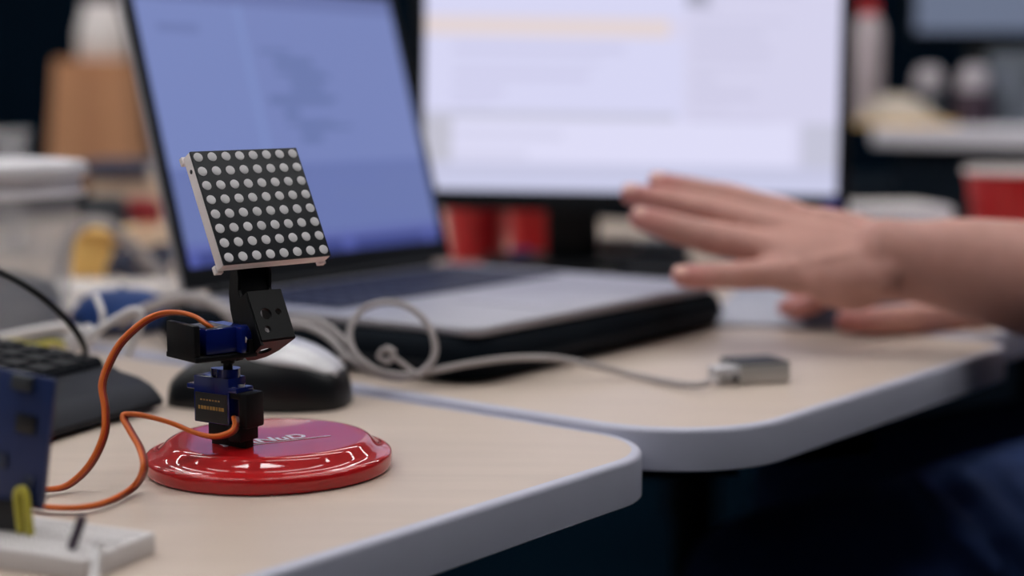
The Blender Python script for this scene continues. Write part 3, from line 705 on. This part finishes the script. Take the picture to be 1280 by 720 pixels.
for i, (x0, y0, w_, d_, rz, m, lb_) in enumerate(((140, 384, 0.15, 0.11, 0.3, 'paper', 'white paper sheet lying lowest behind the blue cap'), (120, 378, 0.13, 0.09, -0.2, 'paper', 'white leaflet on top of the paper sheet'), )):
    p = on(x0, y0); bm = NB(); box(bm, (0, 0, 0.004 + 0.008 * i), (w_, d_, 0.0075), bev=0.001)
    o = obj('paper_stack', bm, m, None, T(p) @ Matrix.Rotation(rz, 4, 'Z')); tag(o, lb_, 'paper')
p = on(142, 418)
t = thing('blue_cap', 'rounded blue cloth cap on the desk behind the keyboard', 'cap', (p.x, p.y + 0.03, TOP))
bm = NB(); lathe(bm, [(0.0005, 0.0), (0.036, 0.0), (0.040, 0.004), (0.039, 0.014), (0.032, 0.024), (0.020, 0.030), (0.0005, 0.032)], 28); obj('crown', bm, 'blue', t, smooth=60)
bm = NB(); lathe(bm, [(0.0005, 0.031), (0.003, 0.032), (0.0025, 0.034), (0.0005, 0.0345)], 12); obj('button', bm, 'blue', t)
bm = NB(); lathe(bm, [(0.0392, 0.003), (0.0415, 0.0035), (0.0415, 0.007), (0.0392, 0.0075)], 28, cap=False); obj('band', bm, 'slate', t, smooth=60)

# low cupboard behind the left of the desks with carton and pot on it
bx = at(112, 262, 2.35)
cb = thing('cupboard', 'dark low cupboard behind the desks, under the brown carton', 'cupboard', (-1.08, 3.02, 0))
bm = NB(); box(bm, (0, 0, 0.36), (1.2, 0.4, 0.72), bev=0.003); obj('body', bm, 'cab', cb)
bm = NB(); box(bm, (0, 0, 0.735), (1.24, 0.44, 0.03), bev=0.003); obj('top', bm, 'cab', cb)
for sx in (-1, 1):
    bm = NB(); box(bm, (sx * 0.3, -0.209, 0.36), (0.58, 0.018, 0.68), bev=0.002); d_ = obj('door', bm, 'cab', cb)
    bm = NB(); cyl(bm, (sx * 0.05, -0.23, 0.33), (sx * 0.05, -0.23, 0.45), 0.005, 10); obj('handle', bm, 'steel', d_)
zc_ = 0.7505
a = at(112, 76, 2.95)
t = thing('carton', 'brown cardboard carton on the dark cupboard, under a white pot', 'box', (a.x, 3.0, zc_)); hh = a.z - zc_
bm = NB(); rings(bm, [[Vector((x * s, y * 0.06, z)) for x, y in ((-1, -1), (1, -1), (1, 1), (-1, 1))] for s, z in ((0.084, 0), (0.062, hh))]); obj('body', bm, 'card', t, smooth=0)
bm = NB(); box(bm, (0, 0, hh * 0.5), (0.03, 0.1215, hh * 0.98)); obj('tape', bm, mat('tape', L(196, 140, 102), 0.4, var=0.05), t)
bm = NB(); box(bm, (0.0, 0, hh + 0.001), (0.124, 0.118, 0.002)); obj('flap', bm, 'card', t)
t = thing('pot', 'white round pot standing on the brown carton', 'pot', (a.x + 0.012, 3.0, zc_ + hh + 0.0022))
bm = NB(); lathe(bm, [(0.0005, 0), (0.044, 0), (0.047, 0.004), (0.046, 0.05), (0.038, 0.080), (0.034, 0.086), (0.0005, 0.086)], 32); obj('body', bm, mat('pot_white', L(240, 234, 232), 0.5, var=0.04), t, smooth=50)
bm = NB(); lathe(bm, [(0.0005, 0.086), (0.035, 0.086), (0.035, 0.100), (0.031, 0.106), (0.0005, 0.106)], 32); obj('lid', bm, 'white', t)
a = at(12, 162, 1.9)
t = thing('beaker', 'pale clear beaker standing behind the tub at left', 'beaker', (a.x, 1.9, TOP)); hh = a.z - TOP
bm = NB(); lathe(bm, [(0.0005, 0), (0.018, 0), (0.020, hh * .93), (0.026, hh * .97), (0.026, hh), (0.019, hh * .97), (0.017, 0.003), (0.0005, 0.003)], 24); obj('glass', bm, 'tub', t, smooth=50)
bm = NB(); lathe(bm, [(0.0205, hh * .45), (0.0215, hh * .46), (0.0215, hh * .52), (0.0205, hh * .53)], 24); obj('label_band', bm, 'paper', t)

# ------------------------------------------------------------------ behind the monitor: red cups and small things
def red_cup(label, px, Y, s=1.0, col='cupred', rim='white'):
    a = at(px, 300, Y)
    t = thing('red_cup', label, 'cup', (a.x, Y, TOP), 0, 'red plastic party cups')
    bm = NB(); lathe(bm, [(0.0005, 0.004), (0.028 * s, 0.004), (0.029 * s, 0), (0.031 * s, 0), (0.031 * s, 0.006), (0.0365 * s, 0.05 * s), (0.0375 * s, 0.052 * s), (0.045 * s, 0.106 * s), (0.0435 * s, 0.106 * s), (0.030 * s, 0.008), (0.0005, 0.008)], 40); obj('body', bm, col, t, smooth=40)
    bm = NB(); lathe(bm, [(0.0445 * s, 0.1035 * s), (0.0478 * s, 0.1045 * s), (0.048 * s, 0.1085 * s), (0.0455 * s, 0.111 * s), (0.0433 * s, 0.109 * s), (0.043 * s, 0.104 * s)], 40, cap=False); obj('rim', bm, rim, t, smooth=60)
    bm = NB(); lathe(bm, [(0.0005, 0.0092), (0.0296 * s, 0.0092), (0.0429 * s, 0.104 * s), (0.0420 * s, 0.104 * s), (0.0290 * s, 0.0102), (0.0005, 0.0102)], 32); obj('lining', bm, 'white', t, smooth=40)
    return t
red_cup('bright red plastic cup left of the monitor stand, behind the laptop', 597, 1.80)
red_cup('red plastic cup in shade against the monitor stand', 669, 1.91)
red_cup('red plastic cup with white rim beyond the bare arm', 1254, 1.76, 0.95)
p = at(652, 320, 1.72); t = thing('bottle_cap', 'small blue bottle cap before the red cups', 'cap', (p.x, 1.72, TOP))
bm = NB(); lathe(bm, [(0.0005, 0), (0.013, 0), (0.0135, 0.002), (0.0125, 0.016), (0.011, 0.018), (0.0005, 0.018)], 20); obj('shell', bm, 'led', t)
bm = NB(); lathe(bm, [(0.0132, 0.003), (0.0142, 0.0035), (0.0142, 0.006), (0.0132, 0.0065)], 20); obj('ring', bm, 'led', t)
t, w_, h_ = onblock('tape_box', 'small pale box beside the monitor stand, behind the laptop', 'box', 751, 800, 297, 1.70, 0.04, 'grey', 0.003)
bm = NB(); box(bm, (0, -0.0202, h_ * .5), (w_ * .8, 0.0006, h_ * .4)); obj('sticker', bm, 'paper', t)
t, w_, h_ = onblock('grey_box', 'blue grey flat box right of the small pale box', 'box', 802, 862, 302, 1.72, 0.06, 'haze', 0.003)
bm = NB(); box(bm, (0, 0, h_ + .0004), (w_ * .9, 0.05, 0.001)); obj('lid', bm, 'haze', t)
p = on(905, 345); bm = NB(); box(bm, (0, 0.03, 0.002), (0.14, 0.20, 0.004), bev=0.001)
tag(obj('grey_sheet', bm, 'haze', None, T(p + Vector((0.03, 0, 0))) @ Matrix.Rotation(math.radians(-30), 4, 'Z')), 'blue grey card sheet on the back desk behind the waving fingers', 'card')
t, w_, h_ = onblock('hub_box', 'low black hub behind the right end of the laptop', 'hub', 768, 866, 324, 1.58, 0.05, 'blackm', 0.003)
bm = NB(); box(bm, (0, -0.0255, h_ * .5), (w_ * .7, 0.001, 0.007)); obj('ports', bm, 'dgrey', t)
t, w_, h_ = onblock('router', 'pale grey flat box behind the bare forearm', 'box', 1062, 1190, 258, 1.72, 0.10, 'cabtop', 0.006, 0.15)
bm = NB(); box(bm, (0, 0, h_ + .0004), (w_ * .8, 0.07, 0.001)); obj('lid', bm, 'paper', t)

# ------------------------------------------------------------------ right background: white-topped cupboard with jars, bottle, cloth, screen
d1, d2 = at(1050, 140, 2.50), at(1290, 184, 2.2)
ang = math.atan2(d2.y - d1.y, d2.x - d1.x); mid = (d1 + d2) / 2
ztop = (d1.z + d2.z) / 2
cb = thing('cupboard', 'dark cupboard with thick white top at right background', 'cupboard', (mid.x + 0.1, mid.y, 0), ang)
cw = 1.0
bm = NB(); box(bm, (cw / 2 - 0.24, 0.20, (ztop - 0.03) / 2), (cw - 0.04, 0.36, ztop - 0.03), bev=0.003); obj('body', bm, 'cab', cb)
bm = NB(); box(bm, (cw / 2 - 0.24, 0.19, ztop - 0.015), (cw, 0.40, 0.030), bev=0.003); obj('top', bm, 'cabtop', cb)
for q in (0, 1):
    bm = NB(); box(bm, (cw / 2 - 0.24 + (q - .5) * (cw / 2 - 0.03), 0.012, ztop * .48), (cw / 2 - 0.035, 0.016, ztop * .9), bev=0.002); d_ = obj('door', bm, 'cab', cb)
    bm = NB(); cyl(bm, (cw / 2 - 0.24 + (q - .5) * 0.08, -0.012, ztop * .6), (cw / 2 - 0.24 + (q - .5) * 0.08, -0.012, ztop * .75), 0.005, 10); obj('handle', bm, 'steel', d_)
CB = T(cb.location) @ Matrix.Rotation(ang, 4, 'Z')
def shelf_pt(px, dep):
    """point on the cupboard top seen in column px, dep behind the front edge"""
    p0 = CB @ Vector((0, dep, ztop)); dx = CB.to_3x3() @ Vector((1, 0, 0)); k_ = (px - 640) / FPX
    cp = math.cos(PITCH); s = -(p0.x - k_ * p0.y * cp) / (dx.x - k_ * dx.y * cp); return p0 + dx * s
p = shelf_pt(1083, 0.12); Yp_ = p.y; s_ = Yp_ / FPX
t = thing('spray_bottle', 'tall white bottle with red cap beside the monitor', 'bottle', p)
bm = NB(); lathe(bm, [(0.0005, 0), (0.023, 0), (0.025, 0.004), (0.025, 0.158), (0.018, 0.178), (0.012, 0.183), (0.0005, 0.183)], 28); obj('body', bm, mat('bottle_white', L(196, 184, 190), 0.5, var=0.04), t, smooth=50)
bm = NB(); lathe(bm, [(0.0005, 0.183), (0.014, 0.183), (0.014, 0.205), (0.011, 0.209), (0.0005, 0.209)], 24); obj('cap', bm, 'cupred', t, smooth=50)
p = shelf_pt(1128, 0.07)
t = thing('folded_cloth', 'beige folded cloth with yellow hem on the white cupboard top', 'cloth', p, ang)
bm = NB()
rs = []
for i in range(15):
    u = i / 14; x = (u - .5) * 0.105; hgt = 0.05 * (math.sin(math.pi * min(1, u * 0.75 + 0.22))) ** 0.8 * (0.6 if i in (0, 14) else 1)
    rs.append([Vector((x, 0.05 * math.cos(a_), max(0.008, hgt * max(0.0, math.sin(a_)) ** 0.6))) if math.sin(a_) > -0.01 else Vector((x, 0.05 * math.cos(a_), 0.0075)) for a_ in [2 * math.pi * q / 20 for q in range(20)]])
rings(bm, rs); obj('cloth', bm, mat('beige_cloth', L(198, 186, 172), 0.85, var=0.08), t, smooth=60)
bm = NB(); box(bm, (0.01, -0.005, 0.004), (0.135, 0.105, 0.008), bev=0.003); obj('hem', bm, 'yellow', t)
for px, col, hh, lb_ in ((1160, 'dgrey', 0.064, 'dark jar with pale lid beside the beige cloth'), (1216, mat('plum', L(52, 34, 50), 0.5, var=0.2), 0.064, 'dark plum jar with pale lid next to the grey folder')):
    p = shelf_pt(px, 0.16)
    t = thing('jar', lb_, 'jar', p)
    bm = NB(); lathe(bm, [(0.0005, 0), (0.027, 0), (0.030, 0.005), (0.030, 0.045), (0.024, hh - 0.008), (0.0005, hh - 0.008)], 24); obj('body', bm, col, t, smooth=50)
    bm = NB(); lathe(bm, [(0.0005, hh - 0.008), (0.023, hh - 0.008), (0.025, hh), (0.022, hh + 0.022), (0.015, hh + 0.032), (0.0005, hh + 0.034)], 24); obj('lid', bm, mat('lid_pale', L(176, 170, 178), 0.5, var=0.05), t, smooth=50)
p = shelf_pt(1284, 0.26)
t = thing('folder_box', 'grey upright folder box on the cupboard at right edge', 'folder', p, ang)
bm = NB(); box(bm, (0.01, 0, 0.06), (0.075, 0.14, 0.12), bev=0.003); obj('body', bm, mat('folder_grey', L(92, 100, 110), 0.7, var=0.1), t)
bm = NB(); box(bm, (0.01, -0.0705, 0.075), (0.03, 0.001, 0.05)); obj('sticker', bm, 'haze', t)
p = at(1215, 46, 3.1)
t = thing('monitor', 'pale blue grey monitor far behind the jars', 'monitor', (p.x + 0.03, 3.12, 0.7505))
bm = NB(); box(bm, (0, 0, p.z - 0.75 + 0.14), (0.30, 0.03, 0.29), bev=0.004); obj('casing', bm, 'bezel', t)
bm = NB(); box(bm, (0, -0.016, p.z - 0.75 + 0.145), (0.275, 0.002, 0.27)); obj('screen', bm, mat('far_screen', L(40, 46, 56), 0.4, var=0.05, emit=(L(112, 122, 146), 0.8)), t)
bm = NB(); box(bm, (0, 0.01, (p.z - 0.75) / 2), (0.06, 0.03, p.z - 0.75 + .02), bev=0.003); obj('stand_neck', bm, 'bezel', t)
bm = NB(); slab(bm, rounded(rect(-0.11, -0.08, 0.11, 0.08), [0.02] * 4, 5), 0, 0.012, 0.002); obj('stand_base', bm, 'bezel', t)
fd = thing('desk', 'dark desk at the very back under the far monitor', 'desk', (1.1, 3.2, 0))
bm = NB(); box(bm, (0, 0, 0.735), (1.6, 0.6, 0.03), bev=0.003); obj('tabletop', bm, 'cab', fd)
for sx in (-1, 1):
    for sy in (-1, 1):
        bm = NB(); box(bm, (sx * 0.74, sy * 0.25, 0.36), (0.05, 0.05, 0.72), bev=0.003); obj('leg', bm, 'blackm', fd)

# ------------------------------------------------------------------ grey mouse and mat under the right hand
p = on(1000, 412)
bm = NB(); slab(bm, rounded(rect(-0.075, 0, 0.085, 0.26), [0.008] * 4, 5), 0, 0.003, 0.001)
tag(obj('mouse_mat', bm, mat('mat_grey', L(166, 168, 180), 0.7, var=0.06), None, T(p) @ Matrix.Rotation(math.radians(-14), 4, 'Z')), 'pale grey mouse mat beside the black sleeve', 'mouse mat')
m2 = thing('computer_mouse', 'slate grey mouse held under the resting right hand', 'mouse', at(1080, 398, 1.245) * 1.0, math.radians(-6)); m2.location.z = TOP + 0.0032
bm = mouse_mesh(0.098, 0.056, 0.030, 0.0, lambda u: 0.45 + 0.55 * math.sin(math.pi * (u * 0.8 + 0.12))); obj('body', bm, mat('mouse_grey', L(78, 84, 106), 0.4, var=0.08), m2, smooth=60)
bm = NB(); lathe(bm, [(0.0005, -0.002), (0.009, -0.002), (0.010, 0), (0.009, 0.002), (0.0005, 0.002)], 20, Matrix.Rotation(math.pi / 2, 4, 'X')); obj('scroll_wheel', bm, 'dgrey', m2, T(-0.030, 0, 0.016))

# ------------------------------------------------------------------ the person
def limb(bm, pts, wr, n=18, k=4, wdir=None):
    """closed tapering limb with elliptical sections; wr = (half width, half thickness) per point"""
    P = catmull(pts, k); W_ = catmull([(a, b, 0) for a, b in wr], k); rs = []
    def ring(c, t, a, b):
        wv = (wdir - t * wdir.dot(t)).normalized() if wdir is not None else t.orthogonal().normalized()
        v = t.cross(wv); return [c + wv * (a * math.cos(2 * math.pi * j / n)) + v * (b * math.sin(2 * math.pi * j / n)) for j in range(n)]
    ts = [(P[min(i + 1, len(P) - 1)] - P[max(i - 1, 0)]).normalized() for i in range(len(P))]
    for e in (0.05, 0.35, 0.7, 0.92): 
        f = math.sqrt(1 - (1 - e) ** 2); rs.append(ring(P[0] - ts[0] * (min(W_[0].x, W_[0].y) * (1 - e)), ts[0], W_[0].x * f, W_[0].y * f))
    for i in range(len(P)): rs.append(ring(P[i], ts[i], W_[i].x, W_[i].y))
    for e in (0.92, 0.7, 0.35, 0.05):
        f = math.sqrt(1 - (1 - e) ** 2); rs.append(ring(P[-1] + ts[-1] * (min(W_[-1].x, W_[-1].y) * (1 - e)), ts[-1], W_[-1].x * f, W_[-1].y * f))
    rings(bm, rs)
def fuse(bm, vox, it=3, fac=0.5):
    bmesh.ops.recalc_face_normals(bm, faces=bm.faces)
    me = bpy.data.meshes.new('tmp'); bm.to_mesh(me); bm.free()
    o = bpy.data.objects.new('tmp', me); C.objects.link(o)
    r = o.modifiers.new('r', 'REMESH'); r.mode = 'VOXEL'; r.voxel_size = vox
    s = o.modifiers.new('s', 'SMOOTH'); s.iterations = it; s.factor = fac
    dg_ = bpy.context.evaluated_depsgraph_get(); m2_ = bpy.data.meshes.new_from_object(o.evaluated_get(dg_))
    bpy.data.objects.remove(o); b = bmesh.new(); b.from_mesh(m2_); bpy.data.meshes.remove(m2_); return b
person = thing('person', 'seated person in dark shirt and blue jeans waving a bare hand', 'person', (0.62, 1.28, 0))
Wp = local(person)
bm = NB()
# left arm and hand (nearest the lens)
wr_ = at(1112, 327, 1.100); el = at(1570, 398, 1.10); sh = Vector((0.55, 1.16, TOP + 0.30))
fdir = (wr_ - el).normalized()
MCP = [at(985, 268, 1.158), at(976, 288, 1.146), at(976, 316, 1.130), at(988, 341, 1.112)]
PIP = [at(912, 247, 1.178), at(890, 265, 1.166), at(892, 298, 1.142), at(930, 344, 1.112)]
DIP = [at(862, 236, 1.188), at(834, 252, 1.176), at(838, 284, 1.148), at(890, 345, 1.114)]
TIP = [at(823, 228, 1.195), at(789, 243, 1.182), at(801, 273, 1.152), at(853, 345, 1.116)]
FR = [(0.0108, 0.0102, 0.0091, 0.0082), (0.0112, 0.0105, 0.0094, 0.0084), (0.0122, 0.0122, 0.0108, 0.0090), (0.0108, 0.0102, 0.0093, 0.0082)]
wv = (MCP[0] - MCP[3]).normalized()
for i in range(4):
    limb(bm, [wr_.lerp(MCP[i], 0.55), MCP[i], MCP[i].lerp(PIP[i], .5), PIP[i], PIP[i].lerp(DIP[i], .5), DIP[i], TIP[i]],
         [(0.011, 0.010), (FR[i][0] * 1.08,) * 2, (FR[i][0],) * 2, (FR[i][1] * 1.04,) * 2, (FR[i][1] * .94,) * 2, (FR[i][2],) * 2, (FR[i][3],) * 2], 16, 4)
limb(bm, [wr_ - fdir * 0.0, wr_.lerp((MCP[1] + MCP[2]) / 2, 0.35), wr_.lerp((MCP[1] + MCP[2]) / 2, 0.7), (MCP[1] + MCP[2]) / 2],
     [(0.029, 0.019), (0.036, 0.018), (0.039, 0.0155), (0.0375, 0.0115)], 24, 5, wv)
sphere(bm, at(1056, 352, 1.104), (0.031, 0.017, 0.0205), 20, Matrix.Rotation(math.radians(10), 3, 'Y'))     # heel of the hand
sphere(bm, at(1000, 346, 1.110), (0.026, 0.012, 0.013), 16)
back = Vector((0.10, -0.80, 0.58)).normalized()
for i in range(4):          # tendons and knuckles on the back of the hand
    r0 = wr_ + fdir * 0.012 + (MCP[i] - wr_).project(wv) * 0.35 + back * 0.0125
    limb(bm, [r0, r0.lerp(MCP[i], .55) + back * 0.0075, MCP[i] + back * (FR[i][0] * 0.62)], [(0.0030, 0.0030), (0.0034, 0.0034), (0.0042, 0.0042)], 10, 5)
    sphere(bm, MCP[i] + back * (FR[i][0] * 0.45), (0.0088, 0.0088, 0.0088), 12)
    sphere(bm, PIP[i] + back * (FR[i][1] * 0.38), (0.0092, 0.0078, 0.0078), 12)
thb = at(1058, 292, 1.150)
limb(bm, [at(1085, 306, 1.125), thb, at(1010, 288, 1.188), at(965, 286, 1.208), at(936, 284, 1.216)], [(0.015, 0.015), (0.015, 0.014), (0.0115, 0.0115), (0.0108, 0.010), (0.008, 0.008)], 16, 5)
vert = Vector((0.0, 0.0, 1.0))
limb(bm, [wr_ + fdir * 0.006, at(1145, 327, 1.098), at(1200, 332, 1.095), at(1285, 348, 1.09), at(1400, 369, 1.09), el],
     [(0.0295, 0.020), (0.0285, 0.021), (0.0335, 0.026), (0.0395, 0.034), (0.044, 0.041), (0.041, 0.041)], 24, 5, vert)
limb(bm, [el, el.lerp(sh, .4), sh], [(0.040, 0.040), (0.047, 0.047), (0.055, 0.055)], 20, 5)
# right arm and hand on the mouse
wr2 = at(1215, 392, 1.262); el2 = Vector((0.60, 1.44, TOP + 0.04)); sh2 = Vector((0.80, 1.46, TOP + 0.30))
limb(bm, [wr2, wr2.lerp(el2, .35), el2], [(0.023, 0.018), (0.033, 0.028), (0.040, 0.038)], 20, 5, vert)
limb(bm, [el2, el2.lerp(sh2, .4), sh2], [(0.040, 0.040), (0.047, 0.047), (0.055, 0.055)], 20, 5)
kn2 = at(1105, 370, 1.275)
limb(bm, [wr2, at(1160, 378, 1.268), kn2], [(0.026, 0.016), (0.036, 0.017), (0.037, 0.013)], 20, 5, Vector((0.2, 1, 0)))
limb(bm, [at(1190, 396, 1.240), at(1140, 399, 1.212), at(1092, 401, 1.196), at(1059, 402, 1.193)], [(0.0135, 0.0135), (0.0125, 0.0125), (0.0105, 0.0105), (0.0095, 0.0095)], 16, 5)
for i, (o1, o2) in enumerate(((-0.002, 0), (0.018, 0.003), (0.036, 0.0), (0.053, -0.008))):
    b0 = at(1116, 368, 1.238) + Vector((0.002 * i, o1, 0.0)); l_ = (1.0, 1.08, 1.0, 0.8)[i]
    limb(bm, [b0, b0 + Vector((-0.040 * l_, -0.004, 0.006)), b0 + Vector((-0.064 * l_, -0.008, -0.006)), b0 + Vector((-0.078 * l_, -0.010, -0.012))], [(0.0098,) * 2, (0.0092,) * 2, (0.0082,) * 2, (0.0072,) * 2], 14, 4)
# shoulders, neck and head
shc = (sh + sh2) / 2; face = Vector((-0.78, 0.62, 0)).normalized(); side = (sh - sh2).normalized()
limb(bm, [sh, shc + Vector((0, 0, 0.0)), sh2], [(0.05, 0.05), (0.055, 0.05), (0.05, 0.05)], 20, 6, vert)
limb(bm, [shc, shc + Vector((0, 0, 0.10)) + face * 0.01, shc + Vector((0, 0, 0.19)) + face * 0.03], [(0.066, 0.06), (0.056, 0.055), (0.055, 0.055)], 20, 4)
hc = shc + Vector((0, 0, 0.27)) + face * 0.035
RF = Matrix((face, side, Vector((0, 0, 1)))).transposed()
sphere(bm, hc + Vector((0, 0, 0.025)), (0.096, 0.076, 0.098), 24, RF)
sphere(bm, hc + face * 0.026 - Vector((0, 0, 0.055)), (0.066, 0.056, 0.066), 20, RF)
limb(bm, [hc + face * 0.088 + Vector((0, 0, 0.02)), hc + face * 0.106 - Vector((0, 0, 0.018))], [(0.009, 0.009), (0.014, 0.012)], 12, 3)
limb(bm, [hc + face * 0.084 - Vector((0, 0, .056)) + side * .018, hc + face * 0.090 - Vector((0, 0, .056)), hc + face * 0.084 - Vector((0, 0, .056)) - side * .018], [(.004, .004), (.007, .006), (.004, .004)], 10, 3)
for q in (-1, 1): sphere(bm, hc + side * (q * 0.077) - face * 0.004, (0.020, 0.008, 0.030), 12, RF)
bm = fuse(bm, 0.0022, 3, 0.5)
tips = TIP + [at(1059, 402, 1.193), at(992, 386, 1.235)]
knk = MCP[:2] + PIP
cl = bm.verts.layers.float_color.new('Col')
for v in bm.verts:
    d_ = min((v.co - t_).length for t_ in tips); e_ = min((v.co - t_).length for t_ in knk)
    a_ = max(0, 1 - d_ / 0.035) ** 1.2; b_ = max(0, 1 - e_ / 0.014)
    v[cl] = (1.0, 1 - 0.30 * a_ - 0.14 * b_, 1 - 0.22 * a_ - 0.14 * b_, 1)
obj('body', bm, 'skin', person, Wp, smooth=180)
for i in range(4):
    bm = NB(); dd = (TIP[i] - DIP[i]).normalized(); up_ = (Vector((0, -0.75, 0.66)) - dd * Vector((0, -0.75, 0.66)).dot(dd)).normalized()
    sphere(bm, TIP[i] + dd * 0.0005 + up_ * (FR[i][3] * 0.86), (0.0062, 0.0045, 0.0012), 12, Matrix((dd, up_.cross(dd), up_)).transposed())
    obj('fingernail', bm, mat('nail', L(226, 176, 164), 0.3, var=0.05), person, Wp)
for q in (-1, 1):
    bm = NB(); sphere(bm, hc + face * 0.083 + side * (q * .032) + Vector((0, 0, 0.018)), (0.011, 0.012, 0.010), 12, RF); obj('eye', bm, 'white', person, Wp)
bm = NB(); sphere(bm, hc - face * 0.012 + Vector((0, 0, 0.048)), (0.098, 0.083, 0.090), 24, RF); sphere(bm, hc - face * .03 + Vector((0, 0, .01)), (.082, .080, .095), 20, RF); obj('hair', fuse(bm, 0.006, 2), 'hair', person, Wp)
# clothes
hip = Vector((0.66, 1.32, 0.56))
bm = NB()
limb(bm, [hip + Vector((0.01, 0.0, -0.02)), hip + Vector((0.0, 0, 0.14)), hip + Vector((0.01, 0, 0.30)), shc - Vector((0, 0, 0.06)), shc + Vector((0, 0, 0.04))], [(0.175, 0.125), (0.165, 0.12), (0.18, 0.125), (0.205, 0.115), (0.13, 0.09)], 28, 5, side)
for s_, e_ in ((sh, el), (sh2, el2)): limb(bm, [s_.lerp(shc, 0.5) + Vector((0, 0, 0.01)), s_, s_.lerp(e_, 0.45)], [(0.085, 0.085), (0.078, 0.078), (0.066, 0.066)], 20, 4)
obj('shirt', fuse(bm, 0.008, 3), 'shirt', person, Wp, smooth=180)
lh, rh = hip + side * 0.09 + Vector((-0.03, 0, 0)), hip - side * 0.09 + Vector((-0.03, 0, 0))
lk, rk = Vector((0.195, 1.205, 0.525)), Vector((0.30, 1.52, 0.53))
lf, rf = Vector((0.22, 1.23, 0.10)), Vector((0.30, 1.54, 0.10))
bm = NB()
limb(bm, [hip + Vector((0.03, 0, 0.06)), hip - Vector((0, 0, 0.02))], [(0.175, 0.13), (0.17, 0.13)], 24, 4, side)
for h_, k_, f_ in ((lh, lk, lf), (rh, rk, rf)):
    limb(bm, [h_, h_.lerp(k_, .35) + Vector((0, 0, .008)), h_.lerp(k_, .75), k_], [(0.092, 0.092), (0.090, 0.090), (0.076, 0.076), (0.066, 0.066)], 22, 5)
    limb(bm, [k_, k_.lerp(f_, .35), k_.lerp(f_, .7), f_], [(0.066, 0.066), (0.062, 0.062), (0.056, 0.056), (0.058, 0.058)], 22, 5)
for q in range(7):      # folds at the knee and hip
    c_ = lh.lerp(lk, 0.12 + 0.09 * q); limb(bm, [c_ + Vector((0.03, -0.084, 0.03)), c_ + Vector((0.0, -0.07, 0.062)), c_ + Vector((-0.02, -0.02, 0.088))], [(0.006, 0.006), (0.012, 0.012), (0.006, 0.006)], 8, 4)
obj('jeans', fuse(bm, 0.006, 3), 'jeans', person, Wp, smooth=180)
for f_ in (lf, rf):
    bm = NB(); limb(bm, [f_ + Vector((0.03, -0.02, -0.055)), f_ + Vector((-0.06, 0.045, -0.06)), f_ + Vector((-0.14, 0.11, -0.068))], [(0.042, 0.045), (0.046, 0.038), (0.040, 0.028)], 18, 5, Vector((0.62, 0.78, 0))); obj('shoe', fuse(bm, 0.005, 2), 'shoe', person, Wp, smooth=180)
# swivel chair under the person
chr_ = thing('office_chair', 'black swivel chair under the seated person', 'chair', (0.68, 1.34, 0), math.atan2(face.y, face.x))
bm = NB(); slab(bm, rounded(rect(-0.22, -0.22, 0.22, 0.22), [0.06] * 4, 6), 0.385, 0.462, 0.025, 4); obj('seat', bm, 'shirt', chr_)
bm = NB(); box(bm, (-0.25, 0, 0.80), (0.06, 0.40, 0.46), Matrix.Rotation(math.radians(-8), 3, 'Y'), bev=0.025, seg=4); obj('backrest', bm, 'shirt', chr_)
bm = NB(); box(bm, (-0.245, 0, 0.52), (0.02, 0.06, 0.28), bev=0.004); box(bm, (-0.12, 0, 0.378), (0.27, 0.06, 0.014), bev=0.003); obj('back_support', bm, 'blackm', chr_)
bm = NB(); cyl(bm, (0, 0, 0.09), (0, 0, 0.385), 0.025); obj('gas_post', bm, 'blackm', chr_)
for i in range(5):
    a_ = i * 2 * math.pi / 5 + 0.3; d_ = Vector((math.cos(a_), math.sin(a_), 0))
    bm = NB(); tube(bm, [Vector((0, 0, 0.095)), d_ * 0.14 + Vector((0, 0, 0.085)), d_ * 0.27 + Vector((0, 0, 0.066))], 0.017, 10, 4); lg = obj('leg', bm, 'blackm', chr_)
    bm = NB(); n_ = Vector((-d_.y, d_.x, 0)); c_ = d_ * 0.27 + Vector((0, 0, 0.0255)); cyl(bm, c_ - n_ * 0.018, c_ + n_ * 0.018, 0.025); obj('caster', bm, 'blackm', lg)
